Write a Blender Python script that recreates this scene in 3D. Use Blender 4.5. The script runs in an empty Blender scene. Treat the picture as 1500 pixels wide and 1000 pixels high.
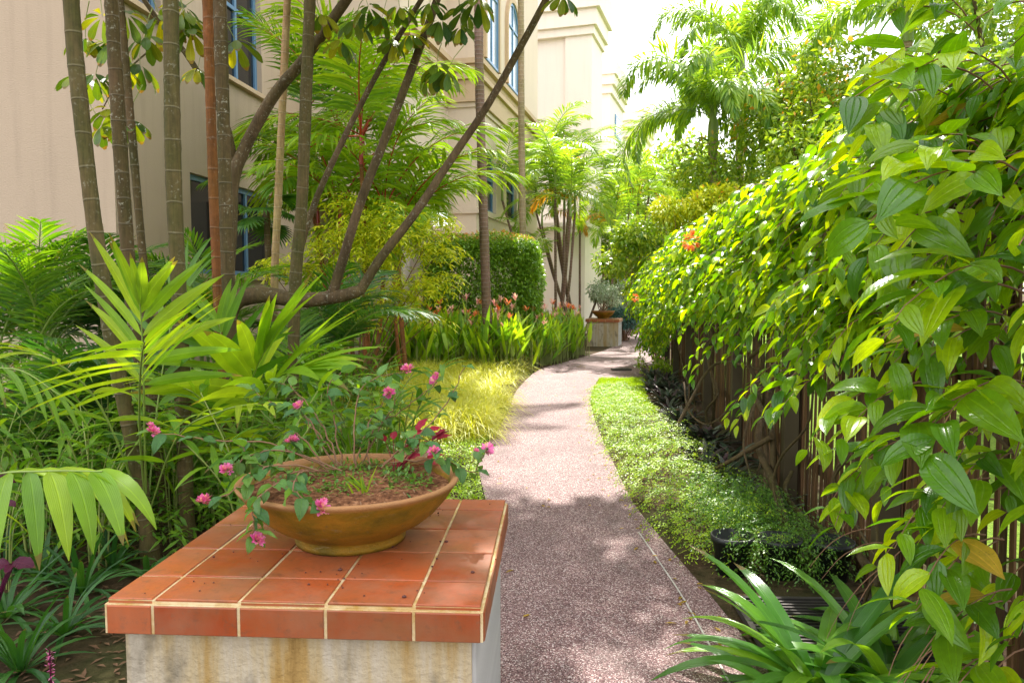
import bpy, math, random
import numpy as np
from mathutils import Vector, Matrix, Euler
rng = np.random.default_rng(7); random.seed(7)
R = math.radians
S = bpy.context.scene
C = S.collection
# ---------------------------------------------------------------- camera, world, sun, exposure
EYE = 1.45; FPX = 1100.0; PITCH = math.atan(73/FPX)
cam = bpy.data.cameras.new('camera'); co = bpy.data.objects.new('camera', cam); C.objects.link(co)
co.location = (0, 0, EYE); co.rotation_euler = (R(90)-PITCH, 0, 0)
cam.sensor_width = 36; cam.lens = 26.4; cam.clip_start = .05; cam.clip_end = 900
S.camera = co
SUN_EL, SUN_AZ = R(50), R(6)         # azimuth clockwise from +Y (towards +X)
world = bpy.data.worlds.new('World'); S.world = world; world.use_nodes = True
nt = world.node_tree; nt.nodes.clear()
sky = nt.nodes.new('ShaderNodeTexSky'); sky.sky_type = 'NISHITA'; sky.sun_disc = False
sky.sun_elevation = SUN_EL; sky.sun_rotation = SUN_AZ; sky.dust_density = 3; sky.air_density = 1.0; sky.ozone_density = 1
bg = nt.nodes.new('ShaderNodeBackground'); bg.inputs[1].default_value = .15
wo = nt.nodes.new('ShaderNodeOutputWorld')
tc = nt.nodes.new('ShaderNodeTexCoord'); mp = nt.nodes.new('ShaderNodeMapping'); mp.inputs['Scale'].default_value = (1, 1, 2.6)
nz = nt.nodes.new('ShaderNodeTexNoise'); nz.inputs['Scale'].default_value = 2.2; nz.inputs['Detail'].default_value = 7
rp = nt.nodes.new('ShaderNodeValToRGB'); rp.color_ramp.elements[0].position = .36; rp.color_ramp.elements[1].position = .6
rp.color_ramp.elements[0].color = (.35, .35, .35, 1)
mx = nt.nodes.new('ShaderNodeMixRGB'); mx.inputs[2].default_value = (9.6, 9.6, 9.7, 1)
nt.links.new(tc.outputs['Generated'], mp.inputs[0]); nt.links.new(mp.outputs[0], nz.inputs[0]); nt.links.new(nz.outputs[0], rp.inputs[0])
nt.links.new(rp.outputs[0], mx.inputs[0]); nt.links.new(sky.outputs[0], mx.inputs[1]); nt.links.new(mx.outputs[0], bg.inputs[0]); nt.links.new(bg.outputs[0], wo.inputs[0])
sl = bpy.data.lights.new('sun', 'SUN'); sl.energy = 4.8; sl.angle = R(.9); sl.color = (1, .95, .85)
so = bpy.data.objects.new('sun', sl); C.objects.link(so); so.location = (3, 8, 12)
sd = Vector((math.sin(SUN_AZ)*math.cos(SUN_EL), math.cos(SUN_AZ)*math.cos(SUN_EL), math.sin(SUN_EL)))
so.rotation_euler = sd.to_track_quat('Z', 'Y').to_euler()
S.view_settings.view_transform = 'Standard'; S.view_settings.look = 'None'; S.view_settings.gamma = 1
S.view_settings.use_curve_mapping = False; S.view_settings.exposure = 1.2
cy = S.cycles; cy.max_bounces = 8; cy.diffuse_bounces = 4; cy.glossy_bounces = 3; cy.transmission_bounces = 6; cy.transparent_max_bounces = 8
cy.use_denoising = True; cy.caustics_reflective = False; cy.caustics_refractive = False; cy.sample_clamp_indirect = 6
# ---------------------------------------------------------------- where a ray through a photo point meets a depth or the ground
def ray(px, py):
    u = (px-750)/FPX; v = (py-500)/FPX; c, s = math.cos(PITCH), math.sin(PITCH)
    return np.array([u, c-v*s, -s-v*c])
def W(px, py, Y):
    d = ray(px, py); return np.array([0, 0, EYE])+d*(Y/d[1])
def G(px, py, z=0.):
    d = ray(px, py); return np.array([0, 0, EYE])+d*((z-EYE)/d[2])
def Wz(py, Y): return W(750, py, Y)[2]
# ---------------------------------------------------------------- materials
def nodes(name):
    m = bpy.data.materials.new(name); m.use_nodes = True; t = m.node_tree; t.nodes.clear()
    o = t.nodes.new('ShaderNodeOutputMaterial'); return m, t, o
def N(t, typ, **k):
    n = t.nodes.new(typ)
    for a, b in k.items():
        if a in n.inputs: n.inputs[a].default_value = b
        else: setattr(n, a, b)
    return n
def mth(t, op, a, b=None, c=None):
    n = t.nodes.new('ShaderNodeMath'); n.operation = op
    for i, x in enumerate((a, b, c)):
        if x is None: continue
        if isinstance(x, (int, float)): n.inputs[i].default_value = x
        else: t.links.new(x, n.inputs[i])
    return n.outputs[0]
def ramp(t, fac, stops, interp='LINEAR'):
    n = t.nodes.new('ShaderNodeValToRGB'); cr = n.color_ramp; cr.interpolation = interp
    while len(cr.elements) < len(stops): cr.elements.new(.5)
    for e, (p, c) in zip(cr.elements, stops): e.position = p; e.color = (*c, 1) if len(c) == 3 else c
    t.links.new(fac, n.inputs[0]); return n.outputs[0]
def mix(t, f, a, b, mode='MIX'):
    n = t.nodes.new('ShaderNodeMixRGB'); n.blend_type = mode
    for i, x in enumerate((f, a, b)):
        if isinstance(x, (int, float)): n.inputs[i].default_value = x
        elif isinstance(x, tuple): n.inputs[i].default_value = (*x, 1)
        else: t.links.new(x, n.inputs[i])
    return n.outputs[0]
def noise(t, vec, scale, detail=4, rough=.55, w=0):
    n = N(t, 'ShaderNodeTexNoise'); n.inputs['Scale'].default_value = scale; n.inputs['Detail'].default_value = detail; n.inputs['Roughness'].default_value = rough
    if vec is not None: t.links.new(vec, n.inputs[0])
    return n.outputs[0]
def mapv(t, vec, sc=(1, 1, 1), loc=(0, 0, 0)):
    n = N(t, 'ShaderNodeMapping'); n.inputs['Scale'].default_value = sc; n.inputs['Location'].default_value = loc; t.links.new(vec, n.inputs[0]); return n.outputs[0]
def bump(t, h, dist, strength=1.):
    n = N(t, 'ShaderNodeBump'); n.inputs['Distance'].default_value = dist; n.inputs['Strength'].default_value = strength; t.links.new(h, n.inputs['Height']); return n.outputs[0]
def principled(t, o, col, rough=.6, nrm=None, spec=.5, metal=0.):
    b = N(t, 'ShaderNodeBsdfPrincipled'); 
    for k, x in (('Base Color', col), ('Roughness', rough), ('Metallic', metal), ('Specular IOR Level', spec)):
        if isinstance(x, (int, float)): b.inputs[k].default_value = x
        elif isinstance(x, tuple): b.inputs[k].default_value = (*x, 1)
        else: t.links.new(x, b.inputs[k])
    if nrm is not None: t.links.new(nrm, b.inputs['Normal'])
    t.links.new(b.outputs[0], o.inputs[0]); return b
def rnd(t):
    oi = N(t, 'ShaderNodeObjectInfo'); ge = N(t, 'ShaderNodeNewGeometry')
    return mth(t, 'FRACT', mth(t, 'ADD', mth(t, 'MULTIPLY', oi.outputs['Random'], 5.31), ge.outputs['Random Per Island']))
def leafmat(name, cols, trans=.42, rough=.38, vein='mid', tint=(2.3, 2.0, .55), spec=.5, spots=.0):
    """green two-sided leaf: per-leaf colour, veins from the leaf's own uv, light passing through"""
    m, t, o = nodes(name)
    r = rnd(t)
    k = len(cols); c = ramp(t, r, [(i/max(1, k-1), cols[i]) for i in range(k)])
    tcn = N(t, 'ShaderNodeTexCoord'); sp = N(t, 'ShaderNodeSeparateXYZ'); t.links.new(tcn.outputs['UV'], sp.inputs[0])
    ax = mth(t, 'ABSOLUTE', mth(t, 'SUBTRACT', sp.outputs[0], .5))
    rib = mth(t, 'SUBTRACT', 1., mth(t, 'MINIMUM', mth(t, 'MULTIPLY', ax, 22.), 1.))
    nb = noise(t, mapv(t, tcn.outputs['Object'], (1, 1, 1)), 9, 3)
    c = mix(t, .55, c, mix(t, nb, (.35, .4, .3), (1.5, 1.45, 1.3)), 'MULTIPLY') if vein != 'none' else c
    h = rib
    if vein == 'vine':
        side = mth(t, 'ABSOLUTE', mth(t, 'SUBTRACT', ax, .24))
        rib2 = mth(t, 'SUBTRACT', 1., mth(t, 'MINIMUM', mth(t, 'MULTIPLY', side, 30.), 1.))
        cross = mth(t, 'SINE', mth(t, 'ADD', mth(t, 'MULTIPLY', sp.outputs[1], 95.), mth(t, 'MULTIPLY', ax, 22.)))
        rib = mth(t, 'MAXIMUM', rib, mth(t, 'MULTIPLY', rib2, .8))
        h = mth(t, 'ADD', mth(t, 'MULTIPLY', rib, -1.4), mth(t, 'MULTIPLY', cross, .09))
    elif vein == 'pinnate':
        cross = mth(t, 'SINE', mth(t, 'SUBTRACT', mth(t, 'MULTIPLY', sp.outputs[1], 60.), mth(t, 'MULTIPLY', ax, 60.)))
        h = mth(t, 'ADD', mth(t, 'MULTIPLY', rib, -1.), mth(t, 'MULTIPLY', cross, .35))
    elif vein == 'par':
        cross = mth(t, 'SINE', mth(t, 'MULTIPLY', sp.outputs[0], 80.))
        h = mth(t, 'ADD', mth(t, 'MULTIPLY', rib, -1.), mth(t, 'MULTIPLY', cross, .25))
    if vein != 'none': c = mix(t, mth(t, 'MULTIPLY', rib, .45), c, mix(t, 1., c, (1.9, 1.7, 1.3), 'MULTIPLY'))
    if spots > 0:
        sn = noise(t, tcn.outputs['Object'], 34, 3); sf = ramp(t, sn, [(.64, (0, 0, 0)), (.7, (1, 1, 1))])
        c = mix(t, mth(t, 'MULTIPLY', sf, spots), c, (.12, .09, .03))
    if vein in ('par', 'pinnate'):
        tipf = mth(t, 'MULTIPLY', ramp(t, mth(t, 'ADD', sp.outputs[1], mth(t, 'MULTIPLY', noise(t, tcn.outputs['Object'], 30, 3), .22)), [(.98, (0, 0, 0)), (1.06, (1, 1, 1))]), mth(t, 'GREATER_THAN', mth(t, 'FRACT', mth(t, 'MULTIPLY', r, 7.)), .5))
        c = mix(t, mth(t, 'MULTIPLY', tipf, .8), c, (.2, .12, .04))
    b = principled(t, o, c, rough, bump(t, h, .0012) if vein != 'none' else None, spec)
    tr = N(t, 'ShaderNodeBsdfTranslucent'); t.links.new(mix(t, 1., c, tint, 'MULTIPLY'), tr.inputs[0])
    ms = N(t, 'ShaderNodeMixShader'); ms.inputs[0].default_value = trans
    t.links.new(b.outputs[0], ms.inputs[1]); t.links.new(tr.outputs[0], ms.inputs[2]); t.links.new(ms.outputs[0], o.inputs[0])
    return m
def barkmat(name, a, b, spacing=.16, lichen=.5, ringc=(.35, .33, .28), ringdark=False, bumpd=.004, patch=None):
    """trunk surface: mottled bark, growth rings across the stem (uv.y runs in metres), pale lichen spots"""
    m, t, o = nodes(name)
    tcn = N(t, 'ShaderNodeTexCoord'); sp = N(t, 'ShaderNodeSeparateXYZ'); t.links.new(tcn.outputs['UV'], sp.inputs[0])
    ob = tcn.outputs['Object']
    n1 = noise(t, mapv(t, ob, (1, 1, .35)), 9, 5, .6)
    c = ramp(t, n1, [(.3, a), (.7, b)])
    n3 = noise(t, ob, 1.6, 2)
    c = mix(t, ramp(t, n3, [(.42, (0, 0, 0)), (.62, (.75, .75, .75))]), c, patch or mix(t, 1., c, (.62, .75, .45), 'MULTIPLY'))
    st = noise(t, mapv(t, ob, (60, 60, 3)), 1.5, 4)
    c = mix(t, .8, c, mix(t, st, (.35, .35, .35), (1.7, 1.65, 1.6)), 'MULTIPLY'); n6 = noise(t, ob, 28, 5, .7); c = mix(t, .7, c, mix(t, n6, (.3, .3, .3), (1.75, 1.7, 1.6)), 'MULTIPLY')
    h = mth(t, 'MULTIPLY', st, .5)
    if spacing:
        wob = mth(t, 'MULTIPLY', noise(t, ob, 7, 2), .025)
        f = mth(t, 'FRACT', mth(t, 'DIVIDE', mth(t, 'ADD', sp.outputs[1], wob), spacing))
        d = mth(t, 'ABSOLUTE', mth(t, 'SUBTRACT', f, .5))
        rg = mth(t, 'SUBTRACT', 1., mth(t, 'MINIMUM', mth(t, 'MULTIPLY', d, 22. if not ringdark else 7.), 1.))
        c = mix(t, mth(t, 'MULTIPLY', rg, .42), c, ringc); h = mth(t, 'ADD', h, rg)
    v = noise(t, ob, 48, 4, .65)
    sf = mth(t, 'MULTIPLY', ramp(t, v, [(.57, (0, 0, 0)), (.64, (1, 1, 1))]), ramp(t, noise(t, ob, 6, 3), [(.45, (0, 0, 0)), (.62, (1, 1, 1))]))
    c = mix(t, mth(t, 'MULTIPLY', sf, lichen*.8), c, (.36, .35, .26))
    principled(t, o, c, .8, bump(t, h, bumpd), .25); return m
def plain(name, col, rough=.6, metal=0, nscale=12, var=.25, bd=.0, spec=.5):
    m, t, o = nodes(name); tcn = N(t, 'ShaderNodeTexCoord'); n1 = noise(t, tcn.outputs['Object'], nscale, 5)
    lo, hi = 1-var, 1+var
    c = mix(t, 1., tuple(col), mix(t, n1, (lo, lo, lo), (hi, hi, hi)), 'MULTIPLY')
    principled(t, o, c, rough, bump(t, n1, bd) if bd else None, spec, metal); return m
def wallmat(name, col, stain=.35, sc=26, bd=.006):
    m, t, o = nodes(name); tcn = N(t, 'ShaderNodeTexCoord'); ob = tcn.outputs['Object']
    big = noise(t, ob, .7, 4); st = noise(t, mapv(t, ob, (3, 3, .25)), 2.2, 5)
    c = mix(t, mth(t, 'MULTIPLY', big, .5), tuple(col), tuple(x*.82 for x in col))
    c = mix(t, mth(t, 'MULTIPLY', ramp(t, st, [(.5, (0, 0, 0)), (.75, (1, 1, 1))]), stain), c, tuple(x*.55 for x in col))
    h = noise(t, mapv(t, ob, (1, 1, 2.4)), sc, 5, .6)
    principled(t, o, c, .88, bump(t, h, bd), .2); return m
M = {}
def mk_mats():
    M['vine'] = leafmat('vine_leaf', [(.06, .18, .008), (.11, .27, .008), (.19, .37, .008), (.035, .13, .010), (.28, .46, .008), (.38, .54, .010)], .5, .24, 'vine', (2.3, 1.85, .2), .65, .38)
    M['vine_old'] = leafmat('yellowed_leaf', [(.55, .36, .03), (.45, .3, .04)], .45, .4, 'vine', (1.5, 1.4, .8), .5, .5)
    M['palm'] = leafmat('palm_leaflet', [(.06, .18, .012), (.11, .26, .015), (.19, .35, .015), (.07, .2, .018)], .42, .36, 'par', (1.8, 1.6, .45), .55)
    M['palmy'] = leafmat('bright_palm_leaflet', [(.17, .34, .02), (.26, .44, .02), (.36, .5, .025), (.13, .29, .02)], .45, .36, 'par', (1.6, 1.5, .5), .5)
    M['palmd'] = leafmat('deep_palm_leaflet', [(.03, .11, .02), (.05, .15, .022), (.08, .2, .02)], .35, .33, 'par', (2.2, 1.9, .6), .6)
    M['palmfar'] = leafmat('far_palm_leaflet', [(.14, .28, .03), (.24, .40, .03), (.36, .48, .04), (.10, .24, .04)], .45, .4, 'none', (1.6, 1.5, .6))
    M['orange_leaf'] = leafmat('orange_leaflet', [(.55, .25, .03), (.6, .35, .05), (.35, .35, .04)], .45, .4, 'none', (1.4, 1.2, .6))
    M['umb'] = leafmat('umbrella_leaf', [(.03, .09, .015), (.07, .15, .014), (.12, .2, .014), (.3, .33, .015)], .42, .35, 'pinnate', (2.2, 1.7, .35), .5, .3)
    M['gold'] = leafmat('golden_shrub_leaf', [(.55, .6, .02), (.7, .7, .03), (.42, .52, .02), (.3, .44, .02)], .42, .4, 'none', (1.3, 1.2, .5))
    M['goldgrass'] = leafmat('golden_grass_blade', [(.62, .62, .03), (.74, .72, .08), (.48, .54, .02), (.82, .78, .2)], .45, .45, 'none', (1.25, 1.2, .6))
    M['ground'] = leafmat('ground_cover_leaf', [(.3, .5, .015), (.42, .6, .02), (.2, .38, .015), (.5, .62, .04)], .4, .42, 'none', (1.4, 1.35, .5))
    M['grounddk'] = leafmat('dark_cover_leaf', [(.06, .16, .02), (.1, .24, .025), (.16, .3, .03)], .35, .4, 'none', (1.5, 1.4, .5))  # darker green cover leaf for the creeper, bowl weeds and mixed sprigs
    M['lily'] = leafmat('lily_leaf', [(.06, .19, .03), (.10, .27, .035), (.22, .42, .03)], .4, .2, 'par', (1.9, 1.7, .5), .8)
    M['liriope'] = leafmat('dark_strap_leaf', [(.025, .10, .02), (.04, .15, .025), (.07, .2, .03)], .3, .3, 'par', (2., 1.8, .6), .6)
    M['heli'] = leafmat('parrot_flower_leaf', [(.28, .46, .02), (.4, .56, .03), (.2, .4, .025), (.14, .3, .03)], .42, .36, 'pinnate', (1.5, 1.4, .4))
    M['ginger'] = leafmat('ginger_leaf', [(.09, .24, .02), (.15, .32, .02), (.24, .42, .025), (.06, .18, .02)], .42, .36, 'par', (1.8, 1.6, .4))
    M['hedge'] = leafmat('hedge_leaf', [(.12, .26, .02), (.18, .34, .025), (.26, .42, .03), (.09, .2, .02), (.22, .36, .03)], .38, .35, 'none', (1.6, 1.5, .5))
    M['hedgetip'] = leafmat('orange_hedge_tip', [(.55, .2, .05), (.6, .32, .08), (.5, .4, .08)], .4, .4, 'none', (1.3, 1.2, .7))
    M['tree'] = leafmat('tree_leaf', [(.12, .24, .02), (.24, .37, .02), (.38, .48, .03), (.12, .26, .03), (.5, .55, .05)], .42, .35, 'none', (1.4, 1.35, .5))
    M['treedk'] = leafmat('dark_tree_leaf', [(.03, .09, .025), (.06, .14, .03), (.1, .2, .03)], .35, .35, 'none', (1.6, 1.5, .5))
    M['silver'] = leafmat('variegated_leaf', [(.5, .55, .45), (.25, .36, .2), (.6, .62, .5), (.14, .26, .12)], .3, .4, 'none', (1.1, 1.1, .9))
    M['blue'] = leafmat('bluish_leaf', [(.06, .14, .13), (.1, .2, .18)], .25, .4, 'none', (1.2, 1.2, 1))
    M['lant'] = leafmat('lantana_leaf', [(.06, .17, .05), (.10, .25, .06), (.16, .31, .05), (.05, .14, .05)], .33, .45, 'pinnate', (1.7, 1.6, .5))
    M['pink'] = leafmat('pink_petal', [(.75, .12, .38), (.8, .25, .5), (.7, .07, .3)], .35, .5, 'none', (1.1, 1., 1.))
    M['peach'] = leafmat('peach_petal', [(.85, .42, .3), (.85, .55, .35), (.8, .3, .35)], .35, .5, 'none', (1.1, 1., 1.))
    M['orange'] = leafmat('orange_petal', [(.85, .2, .04), (.85, .3, .06), (.8, .12, .04)], .35, .5, 'none', (1.1, 1., 1.))
    M['coleus'] = leafmat('red_coleus_leaf', [(.35, .015, .05), (.5, .02, .06), (.2, .01, .05)], .4, .4, 'pinnate', (1.6, 1., 1.))
    M['purple'] = leafmat('purple_leaf', [(.10, .008, .05), (.16, .01, .08)], .35, .35, 'pinnate', (2., 1., 1.5))
    M['rhoeo'] = leafmat('dark_purple_green_leaf', [(.03, .06, .035), (.05, .09, .05), (.06, .02, .04), (.12, .16, .13)], .2, .3, 'par', (1.3, 1., 1.2))
    M['rachis'] = plain('frond_stalk', (.2, .28, .05), .5); M['twig'] = plain('twig_bark', (.2, .1, .05), .7, bd=.002)
    M['twigg'] = plain('green_twig', (.22, .26, .06), .6); M['redshaft'] = plain('red_crownshaft', (.36, .03, .008), .35, nscale=5, var=.4)
    M['vinewood'] = barkmat('woody_vine_bark', (.06, .042, .02), (.12, .085, .045), 0, .3)
    M['tA'] = barkmat('grey_green_palm_stem', (.12, .082, .036), (.06, .058, .015), .17, .4, (.24, .21, .13))
    M['tB'] = barkmat('speckled_palm_stem', (.115, .07, .034), (.055, .045, .014), .15, .8, (.22, .19, .13))
    M['tO'] = barkmat('orange_brown_palm_stem', (.27, .10, .03), (.14, .055, .018), .2, .3, (.3, .2, .12))
    M['tY'] = barkmat('yellow_brown_palm_stem', (.4, .29, .15), (.26, .15, .07), .13, .4, (.5, .42, .3))
    M['tP'] = barkmat('ringed_purple_brown_stem', (.24, .15, .12), (.17, .10, .085), .075, .3, (.4, .34, .3), True)
    M['tC'] = barkmat('ringed_tan_stem', (.36, .28, .18), (.27, .2, .12), .1, .3, (.45, .38, .28), True)
    M['tH'] = barkmat('smooth_branch_bark', (.15, .10, .055), (.06, .04, .018), 0, .7, bumpd=.014)
    M['wall'] = wallmat('beige_render', (.50, .385, .28), .22, 30, .006); M['wall2'] = wallmat('pale_pink_render', (.68, .56, .44), .15)
    M['wall3'] = wallmat('cream_render', (.86, .76, .66), .12, 9, .004); M['trim'] = wallmat('cream_trim', (.58, .43, .28), .15)
    M['pier'] = wallmat('column_render', (.62, .52, .42), .25)
    M['frame'] = plain('blue_grey_window_metal', (.13, .26, .42), .4, .2, var=.08)
    M['glass'] = plain('dark_window_glass', (.008, .012, .014), .05, 0, nscale=2, var=.5, spec=.4)
    M['glassw'] = plain('pale_window_glass', (.35, .42, .5), .08, 0, nscale=2, var=.2, spec=.9)
    M['slat'] = None
    m, t, o = nodes('weathered_slat_wood'); r = rnd(t); tcn = N(t, 'ShaderNodeTexCoord')
    g = noise(t, mapv(t, tcn.outputs['Object'], (40, 40, 1.5)), 2, 5)
    c = ramp(t, r, [(0, (.07, .033, .012)), (.5, (.10, .052, .018)), (1, (.035, .02, .009))])
    c = mix(t, .7, c, mix(t, g, (.35, .35, .35), (1.7, 1.6, 1.5)), 'MULTIPLY'); principled(t, o, c, .75, bump(t, g, .003), .3); M['slat'] = m
    M['post'] = plain('olive_fence_post', (.055, .04, .016), .7, nscale=6, bd=.003)
    M['black'] = plain('black_plastic', (.012, .014, .014), .45); M['metal'] = plain('dark_grate_metal', (.09, .08, .075), .5, .6, var=.5)
    M['bollard'] = plain('dark_bollard_paint', (.03, .04, .045), .4)
    M['seed'] = plain('dark_seed', (.07, .015, .008), .6)
    # soil
    m, t, o = nodes('garden_soil'); ob = N(t, 'ShaderNodeTexCoord').outputs['Object']
    n1 = noise(t, ob, 14, 8, .7); n2 = noise(t, ob, 1.2, 3)
    c = ramp(t, n1, [(.3, (.035, .022, .014)), (.55, (.09, .055, .032)), (.75, (.17, .10, .06))]); c = mix(t, ramp(t, n2, [(.45, (0, 0, 0)), (.7, (.7, .7, .7))]), c, (.05, .08, .02))
    principled(t, o, c, .95, bump(t, n1, .03), .1); M['soil'] = m
    m, t, o = nodes('bowl_soil'); ob = N(t, 'ShaderNodeTexCoord').outputs['Object']
    n1 = noise(t, ob, 60, 6, .7); c = ramp(t, n1, [(.35, (.05, .02, .01)), (.52, (.2, .085, .04)), (.68, (.4, .2, .1))])
    principled(t, o, c, .95, bump(t, n1, .008), .1); M['bsoil'] = m
    m, t, o = nodes('lawn'); ob = N(t, 'ShaderNodeTexCoord').outputs['Object']
    n1 = noise(t, ob, 40, 5, .7); c = ramp(t, n1, [(.3, (.06, .14, .015)), (.7, (.26, .36, .04))]); principled(t, o, c, .9, bump(t, n1, .03), .1); M['lawn'] = m
    # pebble-wash paving
    m, t, o = nodes('pebble_wash_paving'); tcn = N(t, 'ShaderNodeTexCoord'); ob = tcn.outputs['Object']
    v = N(t, 'ShaderNodeTexVoronoi'); v.inputs['Scale'].default_value = 210; t.links.new(ob, v.inputs[0])
    sp = N(t, 'ShaderNodeSeparateColor'); t.links.new(v.outputs['Color'], sp.inputs[0])
    c = ramp(t, sp.outputs[0], [(0, (.13, .062, .064)), (.3, (.24, .13, .135)), (.55, (.37, .23, .225)), (.75, (.50, .34, .325)), (.87, (.78, .66, .63)), (1, (.88, .8, .77))], 'CONSTANT')
    edge = ramp(t, v.outputs['Distance'], [(.35, (1, 1, 1)), (.75, (.45, .42, .42))]); c = mix(t, 1., c, edge, 'MULTIPLY')
    big = noise(t, ob, 1.3, 5, .6); c = mix(t, 1., c, ramp(t, big, [(.3, (.78, .74, .76)), (.6, (1.02, 1., 1.)), (.75, (1.12, 1.1, 1.08))]), 'MULTIPLY')
    dirt = noise(t, mapv(t, ob, (2.5, .8, 1)), 1.6, 6, .7); c = mix(t, ramp(t, dirt, [(.58, (0, 0, 0)), (.75, (.45, .45, .45))]), c, (.12, .09, .07))
    dm = noise(t, mapv(t, ob, (1, .5, 1), (4, 2, 0)), 3.1, 6, .7); c = mix(t, ramp(t, dm, [(.52, (0, 0, 0)), (.66, (.38, .38, .38))]), c, (.10, .075, .07)); spk = noise(t, ob, 38, 2, .5); c = mix(t, ramp(t, spk, [(.68, (0, 0, 0)), (.74, (.6, .6, .6))]), c, (.08, .055, .045))
    principled(t, o, c, .7, bump(t, v.outputs['Distance'], .0025), .35); M['path'] = m
    M['joint'] = plain('pale_joint_strip', (.45, .42, .38), .6)
    # glazed terracotta tiles
    m, t, o = nodes('terracotta_tile'); tcn = N(t, 'ShaderNodeTexCoord'); ob = tcn.outputs['Object']; r = rnd(t)
    wp = N(t, 'ShaderNodeNewGeometry').outputs['Position']
    c = ramp(t, r, [(0, (.27, .045, .010)), (.5, (.36, .07, .016)), (1, (.42, .11, .035))])
    n1 = noise(t, wp, 7, 6, .65); n5 = noise(t, wp, 2.3, 5, .6)
    c = mix(t, ramp(t, n1, [(.4, (0, 0, 0)), (.72, (.6, .6, .6))]), c, (.26, .11, .05)); c = mix(t, ramp(t, n5, [(.42, (0, 0, 0)), (.62, (.7, .7, .7))]), c, (.2, .095, .04))
    n2 = noise(t, wp, 90, 3, .7); c = mix(t, ramp(t, n2, [(.56, (0, 0, 0)), (.72, (.6, .6, .6))]), c, (.2, .08, .04))
    n7 = noise(t, wp, 26, 5, .75); c = mix(t, ramp(t, n7, [(.55, (0, 0, 0)), (.68, (.55, .55, .55))]), c, (.13, .06, .03)); n4 = noise(t, mapv(t, wp, (30, 30, 5)), 1.2, 3); c = mix(t, .25, c, mix(t, n4, (.5, .5, .5), (1.5, 1.5, 1.5)), 'MULTIPLY')
    rr = ramp(t, n1, [(.35, (.32, .32, .32)), (.7, (.65, .65, .65))])
    principled(t, o, c, rr, bump(t, n1, .002), .45); M['tile'] = m
    m, t, o = nodes('sandy_grout'); wp = N(t, 'ShaderNodeNewGeometry').outputs['Position']; n1 = noise(t, wp, 12, 5, .7)
    principled(t, o, ramp(t, n1, [(.35, (.42, .25, .06)), (.6, (.62, .5, .3))]), .9, None, .1); M['grout'] = m
    # stained rough plaster body
    m, t, o = nodes('stained_plaster'); wp = N(t, 'ShaderNodeNewGeometry').outputs['Position']
    st = noise(t, mapv(t, wp, (7, 7, .7)), 1.3, 6, .65); n2 = noise(t, wp, 55, 4, .6); n3 = noise(t, mapv(t, wp, (5, 5, 2), (3, 1, 0)), 2, 4)
    c = ramp(t, st, [(.40, (.46, .40, .31)), (.52, (.42, .33, .19)), (.62, (.36, .23, .08)), (.74, (.2, .11, .03))])
    c = mix(t, ramp(t, n3, [(.55, (0, 0, 0)), (.68, (.8, .8, .8))]), c, (.2, .17, .12))
    principled(t, o, c, .9, bump(t, n2, .008), .15); M['plaster'] = m
    M['ribw'] = plain('grooved_grey_plaster', (.4, .39, .37), .85, nscale=20, bd=.003)
    # bowl
    m, t, o = nodes('glazed_clay_bowl'); ob = N(t, 'ShaderNodeTexCoord').outputs['Object']; sp = N(t, 'ShaderNodeSeparateXYZ'); t.links.new(ob, sp.inputs[0])
    n1 = noise(t, mapv(t, ob, (6, 6, 10)), 1.2, 6, .65); c = ramp(t, n1, [(.3, (.07, .06, .006)), (.47, (.19, .115, .006)), (.64, (.31, .15, .01)), (.8, (.10, .08, .01))])
    n2 = noise(t, mapv(t, ob, (9, 9, 45)), 1.2, 4); c = mix(t, .4, c, mix(t, n2, (.5, .5, .5), (1.5, 1.5, 1.5)), 'MULTIPLY')
    n3 = noise(t, ob, 60, 3); c = mix(t, ramp(t, n3, [(.62, (0, 0, 0)), (.72, (.6, .6, .6))]), c, (.12, .1, .04))
    rim = ramp(t, sp.outputs[2], [(.16, (0, 0, 0)), (.172, (.8, .8, .8))]); c = mix(t, rim, c, (.36, .17, .075))
    n8 = noise(t, ob, 150, 4, .7); n9 = noise(t, mapv(t, ob, (4, 4, 14), (7, 1, 2)), 2.4, 6, .75); c = mix(t, ramp(t, n9, [(.6, (0, 0, 0)), (.72, (.4, .4, .4))]), c, (.36, .3, .2)); principled(t, o, c, .62, bump(t, mth(t, 'ADD', n8, n1), .003), .3); M['bowl'] = m
mk_mats()
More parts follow.
